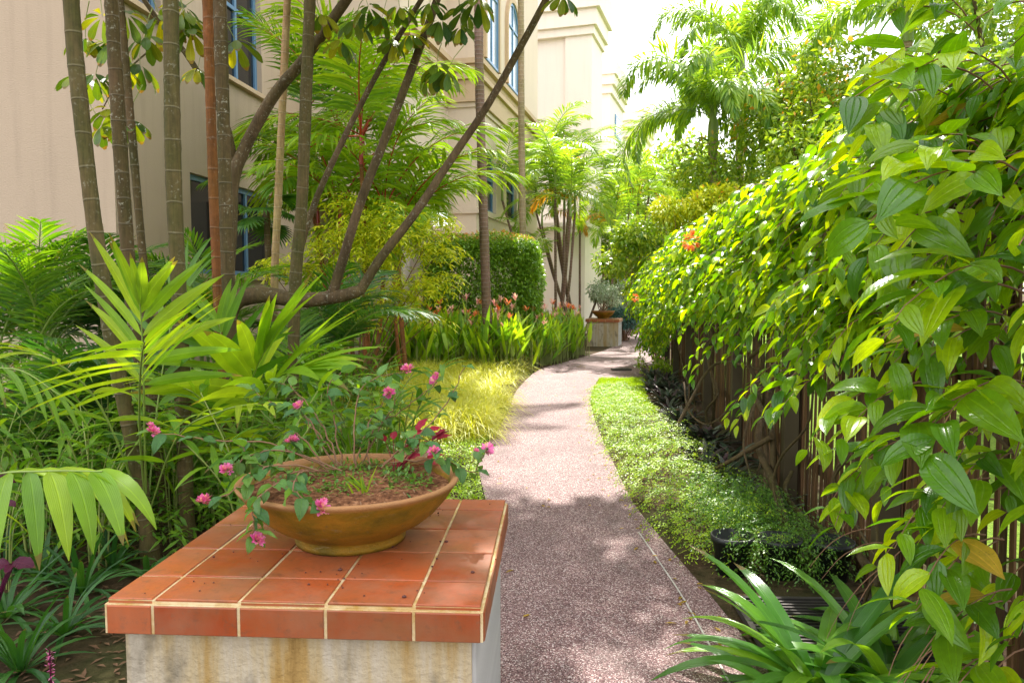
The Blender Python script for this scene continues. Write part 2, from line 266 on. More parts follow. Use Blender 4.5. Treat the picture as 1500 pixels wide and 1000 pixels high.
# ---------------------------------------------------------------- mesh builder
class MB:
    def __init__(s): s.v = []; s.uv = []; s.f = []; s.n = 0
    def add(s, v, f, uv=None, m=0, smooth=True):
        v = np.asarray(v, float); f = np.asarray(f, int)
        if uv is None: uv = np.zeros((len(v), 2))
        s.v.append(v); s.uv.append(np.asarray(uv, float)); s.f.append((f+s.n, m, smooth)); s.n += len(v); return s
    def blades(s, P, D, U, L, Wd, grav=.3, nseg=4, nw=2, prof='lance', fold=.2, m=0, twist=0., wave=0.):
        P = np.atleast_2d(P).astype(float); K = len(P)
        b = lambda a, w: np.broadcast_to(np.asarray(a, float), w).copy()
        D = b(D, (K, 3)); U = b(U, (K, 3)); L = b(L, (K,)); Wd = b(Wd, (K,)); grav = b(grav, (K,))
        D /= np.linalg.norm(D, axis=1, keepdims=True)+1e-9
        side = np.cross(D, U); sn = np.linalg.norm(side, axis=1, keepdims=True); bad = sn[:, 0] < 1e-3
        side[bad] = (1, 0, 0); side /= np.where(sn < 1e-3, 1, sn)
        ts = np.linspace(0, 1, nseg+1)
        pf = {'lance': lambda t: np.sin(np.pi*np.clip(t, 0, 1)**.7)**.8,
              'ovate': lambda t: np.where(t < .35, np.sin(np.pi/2*t/.35)**.6, np.cos(np.pi/2*(t-.35)/.65)**.9)*(1-.22*(t > .85)),
              'obov': lambda t: np.clip(t/.65, 0, 1)**.8*np.where(t > .65, np.sqrt(np.clip(1-((t-.65)/.36)**2, 0, 1)), 1),
              'strap': lambda t: np.minimum(1, .55+t*2)*np.clip((1-t)*3.2, 0, 1)**.7,
              'grass': lambda t: (1-t)**.6}[prof]
        wt = np.maximum(pf(ts), .03)
        cs = np.linspace(-1, 1, nw+1)
        d = D.copy(); p = P.copy(); V = np.zeros((K, nseg+1, nw+1, 3))
        for i in range(nseg+1):
            nrm = np.cross(side, d); w = (Wd*wt[i]/2)[:, None]
            sd_ = side
            if twist: a = twist*ts[i]; sd_ = side*math.cos(a)+nrm*math.sin(a)
            for j, c in enumerate(cs):
                off = sd_*w*c + nrm*w*fold*(abs(c)**1.3 if nw > 2 else abs(c))
                if wave and j in (0, nw): off = off+nrm*w*wave*math.sin(ts[i]*14+j)
                V[:, i, j] = p+off
            if i < nseg:
                d = d + np.array([0, 0, -1.])*(grav[:, None]/nseg)
                d /= np.linalg.norm(d, axis=1, keepdims=True)+1e-9
                p = p+d*(L/nseg)[:, None]
        per = (nseg+1)*(nw+1); q = []
        for i in range(nseg):
            for j in range(nw): a = i*(nw+1)+j; q.append((a, a+1, a+nw+2, a+nw+1))
        F = (np.array(q)[None]+np.arange(K)[:, None, None]*per).reshape(-1, 4)
        uu, vv = np.meshgrid((cs+1)/2, ts); uv = np.tile(np.stack([uu.ravel(), vv.ravel()], 1), (K, 1))
        return s.add(V.reshape(-1, 3), F, uv, m)
    def tube(s, pts, r, segs=8, m=0, cap=True, rough=0., seed=0):
        P = np.asarray(pts, float); n = len(P); r = np.broadcast_to(np.asarray(r, float), (n,))
        T = np.gradient(P, axis=0); T /= np.linalg.norm(T, axis=1, keepdims=True)+1e-9
        ref = np.array([0, 0, 1.]) if abs(T[0][2]) < .9 else np.array([1., 0, 0])
        A = np.cross(T[0], ref); A /= np.linalg.norm(A); ln = np.r_[0, np.cumsum(np.linalg.norm(np.diff(P, axis=0), axis=1))]
        V = []; UV = []; rg = np.random.default_rng(seed)
        for i in range(n):
            A = A-T[i]*np.dot(A, T[i]); A /= np.linalg.norm(A)+1e-9; B = np.cross(T[i], A)
            for k in range(segs):
                a = 2*np.pi*k/segs; rr = r[i]*(1+rough*(rg.random()-.5))
                V.append(P[i]+(A*math.cos(a)+B*math.sin(a))*rr); UV.append((k/segs, ln[i]))
        F = [(i*segs+k, i*segs+(k+1) % segs, (i+1)*segs+(k+1) % segs, (i+1)*segs+k) for i in range(n-1) for k in range(segs)]
        s.add(V, F, UV, m)
        if cap:
            V2 = [P[0]]+V[:segs]; s.add(V2, [(0, (k+1) % segs+1, k+1) for k in range(segs)], None, m)
            V2 = [P[-1]]+V[-segs:]; s.add(V2, [(0, k+1, (k+1) % segs+1) for k in range(segs)], None, m)
        return s
    def box(s, c, d, m=0, rot=None, ch=0.):
        c = np.asarray(c, float); h = np.asarray(d, float)/2
        if ch:
            V = [(-h[0], -h[1], -h[2]), (h[0], -h[1], -h[2]), (h[0], h[1], -h[2]), (-h[0], h[1], -h[2]),
                 (-h[0], -h[1], h[2]-ch), (h[0], -h[1], h[2]-ch), (h[0], h[1], h[2]-ch), (-h[0], h[1], h[2]-ch),
                 (-h[0]+ch, -h[1]+ch, h[2]), (h[0]-ch, -h[1]+ch, h[2]), (h[0]-ch, h[1]-ch, h[2]), (-h[0]+ch, h[1]-ch, h[2])]
            F = [(0, 3, 2, 1), (8, 9, 10, 11)]+[(i, (i+1) % 4, 4+(i+1) % 4, 4+i) for i in range(4)]+[(4+i, 4+(i+1) % 4, 8+(i+1) % 4, 8+i) for i in range(4)]
        else:
            V = [(x*h[0], y*h[1], z*h[2]) for z in (-1, 1) for x, y in ((-1, -1), (1, -1), (1, 1), (-1, 1))]
            F = [(0, 3, 2, 1), (4, 5, 6, 7)]+[(i, (i+1) % 4, 4+(i+1) % 4, 4+i) for i in range(4)]
        V = np.array(V)
        if rot is not None: V = V @ np.array(rot).T
        return s.add(V+c, F, None, m, False)
    def lathe(s, prof, segs=48, m=0, c=(0, 0, 0), wob=0.):
        V = []; F = []; n = len(prof)
        for i, (r, z) in enumerate(prof):
            for k in range(segs):
                a = 2*np.pi*k/segs; rr = r*(1+wob*math.sin(3*a+z*20)); V.append((c[0]+rr*math.cos(a), c[1]+rr*math.sin(a), c[2]+z))
        for i in range(n-1):
            for k in range(segs): F.append((i*segs+k, i*segs+(k+1) % segs, (i+1)*segs+(k+1) % segs, (i+1)*segs+k))
        return s.add(V, F, None, m)
    def mesh(s, name, mats):
        me = bpy.data.meshes.new(name); V = np.concatenate(s.v); UV = np.concatenate(s.uv)
        me.vertices.add(len(V)); me.vertices.foreach_set('co', V.astype(np.float32).ravel())
        li = np.concatenate([f.ravel() for f, _, _ in s.f]); cnt = np.concatenate([np.full(len(f), f.shape[1]) for f, _, _ in s.f])
        me.loops.add(len(li)); me.loops.foreach_set('vertex_index', li.astype(np.int32))
        st = np.r_[0, np.cumsum(cnt)[:-1]]
        me.polygons.add(len(cnt)); me.polygons.foreach_set('loop_start', st.astype(np.int32)); me.polygons.foreach_set('loop_total', cnt.astype(np.int32))
        me.polygons.foreach_set('material_index', np.concatenate([np.full(len(f), m) for f, m, _ in s.f]).astype(np.int32))
        me.polygons.foreach_set('use_smooth', np.concatenate([np.full(len(f), sm) for f, _, sm in s.f]).astype(bool))
        u = me.uv_layers.new(name='UVMap'); u.data.foreach_set('uv', UV[li].astype(np.float32).ravel())
        for x in (mats if isinstance(mats, (list, tuple)) else [mats]): me.materials.append(x)
        me.update(calc_edges=True); me.validate(); return me
    def obj(s, name, mats, parent=None, **k): return link(name, s.mesh(name, mats), parent, **k)
def link(name, me, parent=None, loc=None, rot=None, sc=None, **k):
    o = bpy.data.objects.new(name, me); C.objects.link(o)
    if parent is not None: o.parent = parent
    if loc is not None: o.location = loc
    if rot is not None: o.rotation_euler = rot
    if sc is not None: o.scale = (sc, sc, sc)
    return tag(o, **k)
def tag(o, label=None, cat=None, group=None, kind=None):
    if label: o['label'] = label
    if cat: o['category'] = cat
    if group: o['group'] = group
    if kind: o['kind'] = kind
    return o
def thing(name, label, cat, loc=(0, 0, 0), rz=0, group=None):
    return link(name, None, None, loc, (0, 0, rz), None, label=label, cat=cat, group=group)
def dup(root, loc, rz=0, sc=1., label=None, rx=0):
    r = root.copy(); C.objects.link(r); r.location = loc; r.rotation_euler = (rx, 0, rz); r.scale = (sc, sc, sc)
    if label: r['label'] = label
    for ch in list(root.children):
        c = ch.copy(); C.objects.link(c); c.parent = r
        for g in list(ch.children): d = g.copy(); C.objects.link(d); d.parent = c
    return r
def spline(pts, n=24):
    P = np.asarray(pts, float); P = np.vstack([2*P[0]-P[1], P, 2*P[-1]-P[-2]]); out = []
    m = len(P)-3
    for t in np.linspace(0, m-1e-6, n):
        i = int(t); u = t-i; a, b, c, d = P[i:i+4]
        out.append(.5*((2*b)+(-a+c)*u+(2*a-5*b+4*c-d)*u*u+(-a+3*b-3*c+d)*u**3))
    return np.array(out)
def unit(v): v = np.asarray(v, float); return v/(np.linalg.norm(v, axis=-1, keepdims=True)+1e-9)
# ---------------------------------------------------------------- ground, lawn, path
def sheet(name, poly, z, mat, kind='structure', th=None):
    b = MB(); n = len(poly); V = [(x, y, z) for x, y in poly]; me = bpy.data.meshes.new(name)
    if th: V += [(x, y, z-th) for x, y in poly]
    F = [tuple(range(n))]
    if th: F += [(i, n+i, n+(i+1) % n, (i+1) % n) for i in range(n)]
    me.from_pydata(V, [], F); me.materials.append(mat); me.update(); o = link(name, me, None, kind=kind); return o
sheet('ground', [(-400, -60), (400, -60), (400, 600), (-400, 600)], 0, M['soil'])
def gp(l): return [tuple(G(x, y)[:2]) for x, y in l]
right_edge = [(1.02, -1.5), (1.0, 1.0), (.98, 2.6), (.95, 3.37), (.91, 3.86), (.86, 4.5), (.83, 5.1), (.85, 6.06), (.88, 7.15), (.95, 8.7), (1.10, 10.4), (1.42, 12.3)]
left_edge = [(-.06, -1.5), (-.06, 2.5), (-.09, 4.0), (-.19, 5.2), (-.26, 5.9), (-.27, 6.6), (-.1, 8.3), (-.02, 9.4), (.1, 11.2), (.5, 13.8), (1.05, 15.2), (1.6, 16.6), (2.3, 18.5), (3.0, 21), (3.7, 24), (4.0, 28), (3.6, 33)]
far_right = [(2.1, 12.4), (2.35, 12.7), (2.5, 13.6), (2.95, 15.3), (3.7, 18), (4.7, 22), (5.4, 26), (5.3, 30), (5., 33)]
def smooth2(l, n): return [tuple(p[:2]) for p in spline([(x, y, 0) for x, y in l], n)]
L_, R_ = smooth2(left_edge, 60), smooth2(right_edge, 44)+smooth2(far_right, 20)
sheet('path', L_[::-1]+R_, .012, M['path'], th=.03)
js = MB(); jp = [(x-.16-.05*math.sin(y), y) for x, y in R_[:20]]
for (x0, y0), (x1, y1) in zip(jp[:-1], jp[1:]): js.add([(x0, y0, .0165), (x0+.008, y0, .0165), (x1+.008, y1, .0165), (x1, y1, .0165)], [(0, 1, 2, 3)], smooth=False)
js.obj('path_joint', M['joint'], kind='structure')
sheet('lawn', [(3.6, 1), (60, 1), (60, 130), (9, 130), (6.4, 34), (6.2, 26), (5.5, 22), (4.2, 16), (3.2, 12), (2.4, 5)], .008, M['lawn'])
sheet('far_lawn', [(3.9, 33.5), (5.4, 33.5), (8.9, 60), (2, 60)], .008, M['lawn'])
# ---------------------------------------------------------------- generic plants
def frond_mesh(name, mats, L=1.8, n=34, ll=.45, lw=.028, e0=60, arch=1.1, grav=.9, vee=.35, seed=0, plume=False, nseg=4, r0=.012, ang=(65, 25), start=.14, nw=2):
    """feather frond growing from the origin along +Y, one mesh: stalk + leaflets"""
    rg = np.random.default_rng(seed); k = 14; s = np.linspace(0, 1, k); e = R(e0)-arch*s**1.4
    seg = L/(k-1); P = np.zeros((k, 3)); 
    for i in range(1, k): P[i] = P[i-1]+np.array([.06*math.sin(seed+i*.3), math.cos(e[i]), math.sin(e[i])])*seg
    b = MB(); b.tube(P, np.linspace(r0, r0*.2, k), 5, 1)
    sp = np.linspace(start, .985, n); PP = np.stack([np.interp(sp, s, P[:, j]) for j in range(3)], 1)
    T = unit(np.stack([np.zeros(n), np.cos(np.interp(sp, s, e)), np.sin(np.interp(sp, s, e))], 1)); B = np.tile([1., 0, 0], (n, 1)); Nn = np.cross(B, T)
    lenf = np.sin(np.pi*np.clip(sp*.86+.1, 0, 1))**.6
    angs = np.interp(sp, [0, 1], [R(ang[0]), R(ang[1])])[:, None]
    for sgn in (-1, 1):
        for rep in range(3 if plume else 1):
            v = (rg.random((n, 1))-.5)*.3+vee if not plume else (rg.random((n, 1))*3.0-1.5)
            aa = angs+(rg.random((n, 1))-.5)*.12
            D = T*np.cos(aa)+np.sin(aa)*(sgn*B*np.cos(v)+Nn*np.sin(v))
            b.blades(PP+T*(rg.random((n, 1))*.01), D, Nn, ll*lenf*(.9+.2*rg.random(n)), lw*(.85+.3*rg.random(n)), grav*(.7+.6*rg.random(n)), nseg, nw, 'lance', .35, 0)
    return b.mesh(name, mats)
FV = {}
def fronds(kind):
    if kind in FV: return FV[kind]
    spec = {'areca': dict(mats=[M['palm'], M['rachis']], L=1.5, n=34, ll=.42, lw=.026, grav=.55, arch=1.2),
            'arecaB': dict(mats=[M['palmy'], M['rachis']], L=1.6, n=34, ll=.45, lw=.03, grav=.6, arch=1.2),
            'wax': dict(mats=[M['palmy'], M['redshaft']], L=2.0, n=30, ll=.78, lw=.045, grav=1.1, arch=1.25),
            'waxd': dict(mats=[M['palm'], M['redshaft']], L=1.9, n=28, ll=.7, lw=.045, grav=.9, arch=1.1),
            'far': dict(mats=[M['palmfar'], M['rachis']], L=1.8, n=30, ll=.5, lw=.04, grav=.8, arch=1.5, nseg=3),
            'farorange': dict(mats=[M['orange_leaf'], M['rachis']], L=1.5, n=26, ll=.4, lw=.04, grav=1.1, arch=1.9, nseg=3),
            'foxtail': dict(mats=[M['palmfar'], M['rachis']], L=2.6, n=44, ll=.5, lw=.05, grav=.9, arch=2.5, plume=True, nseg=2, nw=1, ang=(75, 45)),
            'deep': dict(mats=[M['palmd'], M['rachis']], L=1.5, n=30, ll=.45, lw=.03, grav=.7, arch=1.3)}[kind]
    FV[kind] = [frond_mesh(kind+'_frond', e0=e, seed=11*i+3, **spec) for i, e in enumerate((80, 62, 45, 22))]
    return FV[kind]
def add_fronds(root, kind, c, n, sc=1., seed=0, lo=0, hi=4, az=None, spread=2*math.pi, leaf='frond'):
    rg = np.random.default_rng(seed); fv = fronds(kind); a0 = rg.random()*6.3 if az is None else az-spread/2
    for i in range(n):
        a = a0+spread*(i+.6*rg.random())/n
        o = link(leaf, fv[lo+i % (hi-lo)], root, tuple(c), (rg.normal()*.1, rg.normal()*.1, a), sc*(.8+.35*rg.random()))
def ringed(pts, r0, r1, spacing, n=None, seed=0):
    P = spline(pts, 60); ln = np.r_[0, np.cumsum(np.linalg.norm(np.diff(P, axis=0), axis=1))]
    n = n or int(ln[-1]/spacing*6); t = np.linspace(0, ln[-1], n); Q = np.stack([np.interp(t, ln, P[:, j]) for j in range(3)], 1)
    r = np.interp(t, [0, ln[-1]], [r0, r1]); ph = ((t/spacing) % 1); r = r*(1+.09*np.exp(-((ph-.5)/.07)**2)); 
    r *= 1+.03*np.sin(t*5+seed); r[:6] *= np.linspace(1.35, 1.02, 6)
    return Q, r
def palm(label, pts, r0, r1, mat, spacing, kind, nf, topz=None, seed=0, fs=1.1, shaft=True, name='palm_tree', group='slender palm stems', cat='palm tree', cutxy=None, segs=12):
    """pts: points up the stem in the world; the crown sits on the last"""
    root = thing(name, label, cat, tuple(pts[0]), 0, group); P = np.array(pts)-np.array(pts[0])
    Q, r = ringed(P, r0, r1, spacing, seed=seed); b = MB(); b.tube(Q, r, segs, 0, rough=.03, seed=seed); b.obj('trunk', mat, root)
    top = Q[-1]
    if shaft:
        b = MB(); b.tube([top-[0, 0, .02], top+[0, 0, .35], top+[0, 0, .6]], [r1*1.25, r1*1.1, r1*.5], 10); b.obj('crownshaft', M['rachis'], root); top = top+np.array([0, 0, .5])
    add_fronds(root, kind, top, nf, fs, seed); return root
def clump_palm(label, loc, kind, stems, h, nf, fs=1., seed=0, stemmat=None, r=.03, group='clumping palms', name='areca_palm', lean=.35, lo=0, shaftmat=None):
    rg = np.random.default_rng(seed); root = thing(name, label, 'palm', loc, 0, group)
    for i in range(stems):
        a = rg.random()*6.28; hh = h*(.65+.5*rg.random()); b0 = np.array([math.cos(a), math.sin(a), 0])*.12
        tp = b0+np.array([math.cos(a)*lean*hh*rg.random(), math.sin(a)*lean*hh*rg.random(), hh])
        if hh > .3:
            Q, rr = ringed([b0, (b0*1.6+tp)/2-[0, 0, .05*hh], tp], r, r*.75, .12); b = MB(); b.tube(Q, rr, 8); b.obj('stem', stemmat or M['tY'], root)
            b = MB(); b.tube([tp-[0, 0, .01], tp+[0, 0, .4]], [r*.95, r*.5], 8); b.obj('crownshaft', shaftmat or M['rachis'], root); tp = tp+np.array([0, 0, .36])
        add_fronds(root, kind, tp, nf, fs, seed*7+i, lo)
        if kind == 'far' and i % 3 == 0: add_fronds(root, 'farorange', tp-[0, 0, .1], 1, fs, seed+i, 2)
    return root
def lump_points(rg, n, lumps, shell=.45):
    lumps = np.array(lumps, float); w = lumps[:, 3]*lumps[:, 4]+lumps[:, 4]*lumps[:, 5]; w /= w.sum(); idx = rg.choice(len(lumps), n, p=w)
    d = unit(rg.normal(size=(n, 3))); rad = 1-shell*rg.random(n)**1.3
    return lumps[idx, :3]+d*rad[:, None]*lumps[idx, 3:6], d
def leafcloud(b, rg, P, d, size, width=.5, grav=.5, nseg=2, nw=1, prof='lance', m=0, up=.5, fold=.2):
    n = len(P); D = unit(d*.7+rg.normal(size=(n, 3))*.7+[0, 0, -.15]); U = unit(rg.normal(size=(n, 3))*.5+[0, 0, 1]); L = size*(.6+.8*rg.random(n))
    b.blades(P, D, U, L, L*width, grav, nseg, nw, prof, fold, m)
def broad_tree(label, loc, h, lumps, n, size, mat, seed=0, name='leafy_tree', cat='tree', group=None, r=.12, tipmat=None, tips=0, width=.5, trunkmat=None, limbs=7):
    """lumps: (dx,dy,z,rx,ry,rz) of the crown, world size, relative to loc"""
    rg = np.random.default_rng(seed); root = thing(name, label, cat, loc, 0, group); b = MB(); L = np.array(lumps, float)
    c = L[:, :3].mean(0); fork = np.array([c[0]*.3, c[1]*.3, L[:, 2].min()*.55])
    b.tube(spline([(0, 0, -.05), fork*[.6, .4, .5], fork, (fork+c)/2], 14), np.linspace(r*1.3, r*.5, 14), 9, rough=.1); b.obj('trunk', trunkmat or M['tH'], root)
    for i in range(min(limbs, len(L))):
        e = L[i, :3]+rg.normal(size=3)*.1; t = MB(); t.tube(spline([fork*.9, (fork+e)/2+[0, 0, -.1], e, e+(e-fork)*.15], 12), np.linspace(r*.55, r*.1, 12), 6, rough=.1); t.obj('limb', trunkmat or M['tH'], root)
    P, d = lump_points(rg, n, lumps, .75); b = MB(); leafcloud(b, rg, P, d, size, width)
    if tips:
        P, d = lump_points(rg, tips*3, lumps, .1); k = P[:, 2] > np.percentile(P[:, 2], 66); leafcloud(b, rg, P[k], d[k], size, width, m=1)
    b.obj('crown', [mat, tipmat or mat], root, kind='stuff'); return root
def rlumps(seed, n, c, spread, r):
    rg = np.random.default_rng(seed); return [(*(np.array(c)+rg.uniform(-1, 1, 3)*spread), *(np.array(r)*rg.uniform(.6, 1.15))) for _ in range(n)]
def bush(label, loc, lumps, n, size, mat, seed=0, name='shrub', cat='shrub', width=.45, group=None, prof='lance', grav=.5, tipmat=None, tips=0, nseg=2, twigs=14, twigmat=None, nw=1):
    rg = np.random.default_rng(seed); root = thing(name, label, cat, loc, 0, group); L = np.array(lumps, float); b = MB()
    for i in range(twigs):
        l = L[i % len(L)]; e = l[:3]+unit(rg.normal(size=3))*l[3:6]*.8; s0 = np.array([rg.normal()*.06, rg.normal()*.06, 0])
        b.tube(spline([s0, (s0+e)/2+rg.normal(size=3)*.05, e], 8), np.linspace(.012, .003, 8), 5, 0)
    b.obj('branches', twigmat or M['twig'], root, kind='stuff'); P, d = lump_points(rg, n, lumps, .7); k = P[:, 2] > .01-loc[2]; P, d = P[k], d[k]
    b = MB(); leafcloud(b, rg, P, d, size, width, grav, nseg, nw, prof)
    if tips:
        P, d = lump_points(rg, tips*3, lumps, .08); k = P[:, 2] > np.percentile(P[:, 2], 60); leafcloud(b, rg, P[k], d[k], size, width, grav, nseg, nw, prof, 1)
    b.obj('foliage', [mat, tipmat or mat], root, kind='stuff'); return root
def sprigs(b, rg, P, L, ls, g=1.6, nleaf=12, m=0, wd=.4, out=None):
    K = len(P); a = rg.random(K)*6.28; D = np.stack([np.cos(a), np.sin(a), .5+.8*rg.random(K)], 1)
    if out is not None: D = D+out
    D = unit(D); d = D.copy(); p = P.copy(); LL_ = L*(.6+.7*rg.random(K))
    pp = []; 
    for k in range(nleaf):
        d = unit(d+np.array([0, 0, -g/nleaf])); p = p+d*(LL_/nleaf)[:, None]; p[:, 2] = np.maximum(p[:, 2], .012); sv = unit(np.cross(d, [0, 0, 1.])); sg = 1 if k % 2 else -1
        if k > 1: pp.append((p.copy(), unit(d*.6+sv*sg*.8+rg.normal(size=(K, 3))*.2)))
    Q = np.concatenate([x for x, _ in pp]); D2 = np.concatenate([y for _, y in pp]); n = len(Q); U = unit(np.array([0, 0, 1])+rg.normal(size=(n, 3))*.35); l = ls*(.7+.6*rg.random(n)); b.blades(Q, D2, U, l, l*wd, .3, 2, 1, 'lance', 0, m)
# ---------------------------------------------------------------- buildings
def place(root, cx, cy, ang): root.location = (cx, cy, 0); root.rotation_euler = (0, 0, -R(ang))    # local +Y runs along the side wall, local +X faces the path
def boxpart(name, mat, root, x0, x1, y0, y1, z0, z1):
    b = MB(); b.box(((x0+x1)/2, (y0+y1)/2, (z0+z1)/2), (x1-x0, y1-y0, z1-z0)); return b.obj(name, mat, root)
def side_wall(name, mat, root, x, y0, y1, z0, z1, holes, th=.22):
    ys = sorted({y0, y1, *[h[0] for h in holes], *[h[1] for h in holes]}); zs = sorted({z0, z1, *[h[2] for h in holes], *[h[3] for h in holes]}); b = MB()
    for a, c in zip(ys[:-1], ys[1:]):
        for d, e in zip(zs[:-1], zs[1:]):
            if any(h[0] <= a and c <= h[1] and h[2] <= d and e <= h[3] for h in holes): continue
            b.add([(x, a, d), (x, c, d), (x, c, e), (x, a, e)], [(0, 1, 2, 3)], smooth=False)
    for h in holes:
        p = [(h[0], h[2]), (h[1], h[2]), (h[1], h[3]), (h[0], h[3])]
        for i in range(4):
            (a, d), (c, e) = p[i], p[(i+1) % 4]; b.add([(x, a, d), (x, c, e), (x-th, c, e), (x-th, a, d)], [(0, 1, 2, 3)], smooth=False)
    return b.obj(name, mat, root)
def window(root, x, y0, y1, z0, z1, cols, rows=(), glass=None, sill=True, depth=.12):
    f = MB(); xx = x-depth; w = .08
    for a, c in ((y0, y0+w), (y1-w, y1)): f.box((xx, (a+c)/2, (z0+z1)/2), (.06, w, z1-z0-.004))
    for a, c in ((z0, z0+w), (z1-w, z1)): f.box((xx+.003, (y0+y1)/2, (a+c)/2), (.06, y1-y0-.006, w))
    for y in cols: f.box((xx+.006, y, (z0+z1)/2), (.05, w*.9, z1-z0-.02))
    for z in rows: f.box((xx+.009, (y0+y1)/2, z), (.05, y1-y0-.02, w*.8))
    o = f.obj('window', M['frame'], root); b = MB()
    ys = [y0, *cols, y1]
    for a, c in zip(ys[:-1], ys[1:]): g = MB(); g.box((xx-.01, (a+c)/2, (z0+z1)/2), (.012, c-a-.01, z1-z0-.01)); g.obj('pane', glass or M['glass'], o)
    if sill: s = MB(); s.box((x+.02, (y0+y1)/2, z0-.035), (.16, y1-y0+.16, .07)); s.obj('sill', M['trim'], o)
# first block: origin at its near corner
b1 = thing('apartment_building', 'beige rendered building at the far left with blue framed windows behind the palm stems', 'building')
place(b1, -4.97, 9.5, 6.3)
def b1y(px):  # local distance along the wall seen at photo column px
    u = (px-750)/FPX; a = R(6.3); return (u*9.5+4.97)/(math.sin(a)-u*math.cos(a))
wy0, wy1 = b1y(284), b1y(404); uy0, uy1 = b1y(331), b1y(391)
yw = 9.5+wy0*.99; z_lt = Wz(252, yw); z_lb = 1.72; z_ub = Wz(142, 9.5+uy1*.99)
holes = [(wy0, wy1, z_lb, z_lt), (uy0, uy1, z_ub, z_ub+1.9), (.25, 1.15, z_ub+.25, z_ub+1.7)]
side_wall('wall', M['wall'], b1, 0, 0, 9, 0, 12, holes)
fw = MB(); fw.add([(-14, 0, 0), (0, 0, 0), (0, 0, 12), (-14, 0, 12)], [(0, 1, 2, 3)], smooth=False); fw.obj('front_wall', M['wall'], b1)
window(b1, 0, wy0, wy1, z_lb, z_lt, [wy0+(wy1-wy0)*.36, wy0+(wy1-wy0)*.68]); window(b1, 0, uy0, uy1, z_ub, z_ub+1.9, [uy0+(uy1-uy0)*.5], [z_ub+1.25])
window(b1, 0, .25, 1.15, z_ub+.25, z_ub+1.7, [.7], glass=M['glass'])
boxpart('roof', M['trim'], b1, -14.3, .35, -.3, 9.2, 12, 12.4)
# second block with arched windows
b2 = thing('arched_window_building', 'pale pink building with moulded bands and arched blue windows beside the hedge', 'building')
A2 = 13.; C2 = W(698, 300, 18.)[:2]; place(b2, C2[0], C2[1], A2)
def b2y(px):
    u = (px-750)/FPX; a = R(A2); return (u*C2[1]-C2[0])/(math.sin(a)-u*math.cos(a))
zt = lambda y: Wz(y, 18.)
q = [b2y(x) for x in (713, 727, 742, 757)]
side_wall('bay_wall', M['wall2'], b2, 0, 0, 7.5, 0, 13, [(q[0], q[1], 3.45, zt(207)), (q[2], q[3], 3.45, zt(207))])
boxpart('front_wall', M['wall2'], b2, -.72, -.003, .002, .3, 0, 13)
side_wall('recessed_wall', M['wall2'], b2, -.72, -3.0, 0, 3.3, 13, []); boxpart('recessed_front', M['wall2'], b2, -6, -.723, -3.0, -2.8, 3.3, 13)
boxpart('porch_back_wall', M['wall2'], b2, -6, -.76, -1.2, -1., 0, 12.9)
window(b2, 0, q[0], q[1], 3.45, zt(207), [], [4.3], sill=False); window(b2, 0, q[2], q[3], 3.45, zt(207), [], [4.3], sill=False)
for z0, z1, pr in ((zt(157), zt(150), .05), (zt(150), zt(118), .12), (zt(118), zt(110), .2), (zt(104), zt(96), .12), (zt(96), zt(88), .22), (3.3, 3.44, .06)):
    bb = MB(); bb.box((pr/2, 3.75, (z0+z1)/2), (pr, 7.5, z1-z0-.004)); bb.box((-.36+pr/2, -pr/2+.001, (z0+z1)/2+.001), (.72+pr, pr, z1-z0-.004)); bb.box((-.72+pr/2, -1.5, (z0+z1)/2+.003), (pr-.004, 3.0-pr*2, z1-z0-.004)); bb.obj('cornice', M['trim'] if pr > .1 else M['wall2'], b2)
def arch_window(root, yc, w, z0, z1, x=.0):
    n = 14; r = w/2; zc = z1-r
    def outline(rr, zb): return [(yc-rr, zb)]+[(yc+rr*math.cos(a), zc+rr*math.sin(a)) for a in np.linspace(math.pi, 0, n)]+[(yc+rr, zb)]
    def ring(ro, ri, zo, zi, x0, x1, name, mat, par):
        o, i = outline(ro, zo), outline(ri, zi); k = len(o); b = MB()
        V = [(x1, *p) for p in o]+[(x1, *p) for p in i]+[(x0, *p) for p in o]+[(x0, *p) for p in i]
        F = []
        for j in range(k-1): F += [(j, j+1, k+j+1, k+j), (2*k+j, j, j+1, 2*k+j+1)[::1], (k+j, k+j+1, 3*k+j+1, 3*k+j)]
        b.add(V, F, smooth=False); return b.obj(name, mat, par)
    f = ring(r, r-.07, z0, z0, x, x+.05, 'window', M['frame'], root); ring(r+.14, r+.005, z0, z0, x, x+.09, 'arch_trim', M['trim'], root)
    o = outline(r-.04, z0); me = bpy.data.meshes.new('pane'); me.from_pydata([(x+.015, *p) for p in o], [], [tuple(range(len(o)))]); me.materials.append(M['glassw']); link('pane', me, f)
    b = MB(); b.box((x+.03, yc, (z0+z1)/2), (.03, .05, z1-z0-.06)); b.box((x+.034, yc, zc), (.03, w-.06, .05)); b.box((x+.03, yc, z0+.03), (.05, w, .06)); b.obj('mullion', M['frame'], f)
arch_window(b2, (q[0]+q[1])/2-.05, (q[1]-q[0])*1.25, zt(88)+.25, zt(88)+2.6); arch_window(b2, (q[2]+q[3])/2, (q[3]-q[2])*1.05, zt(88)+.25, zt(88)+2.6)
boxpart('bracket', M['trim'], b2, .002, .3, (q[1]+q[2])/2-.1, (q[1]+q[2])/2+.2, zt(88)+3.0, zt(88)+3.4)
window(b2, .13, q[2], q[3]-.3, zt(88)+3.5, zt(88)+5, [], sill=False)
boxpart('column', M['pier'], b2, -1.05, -.69, -3.05, -2.6, 0, 3.3)
boxpart('roof', M['trim'], b2, -6, .3, -3.2, 7.6, 13, 13.3)
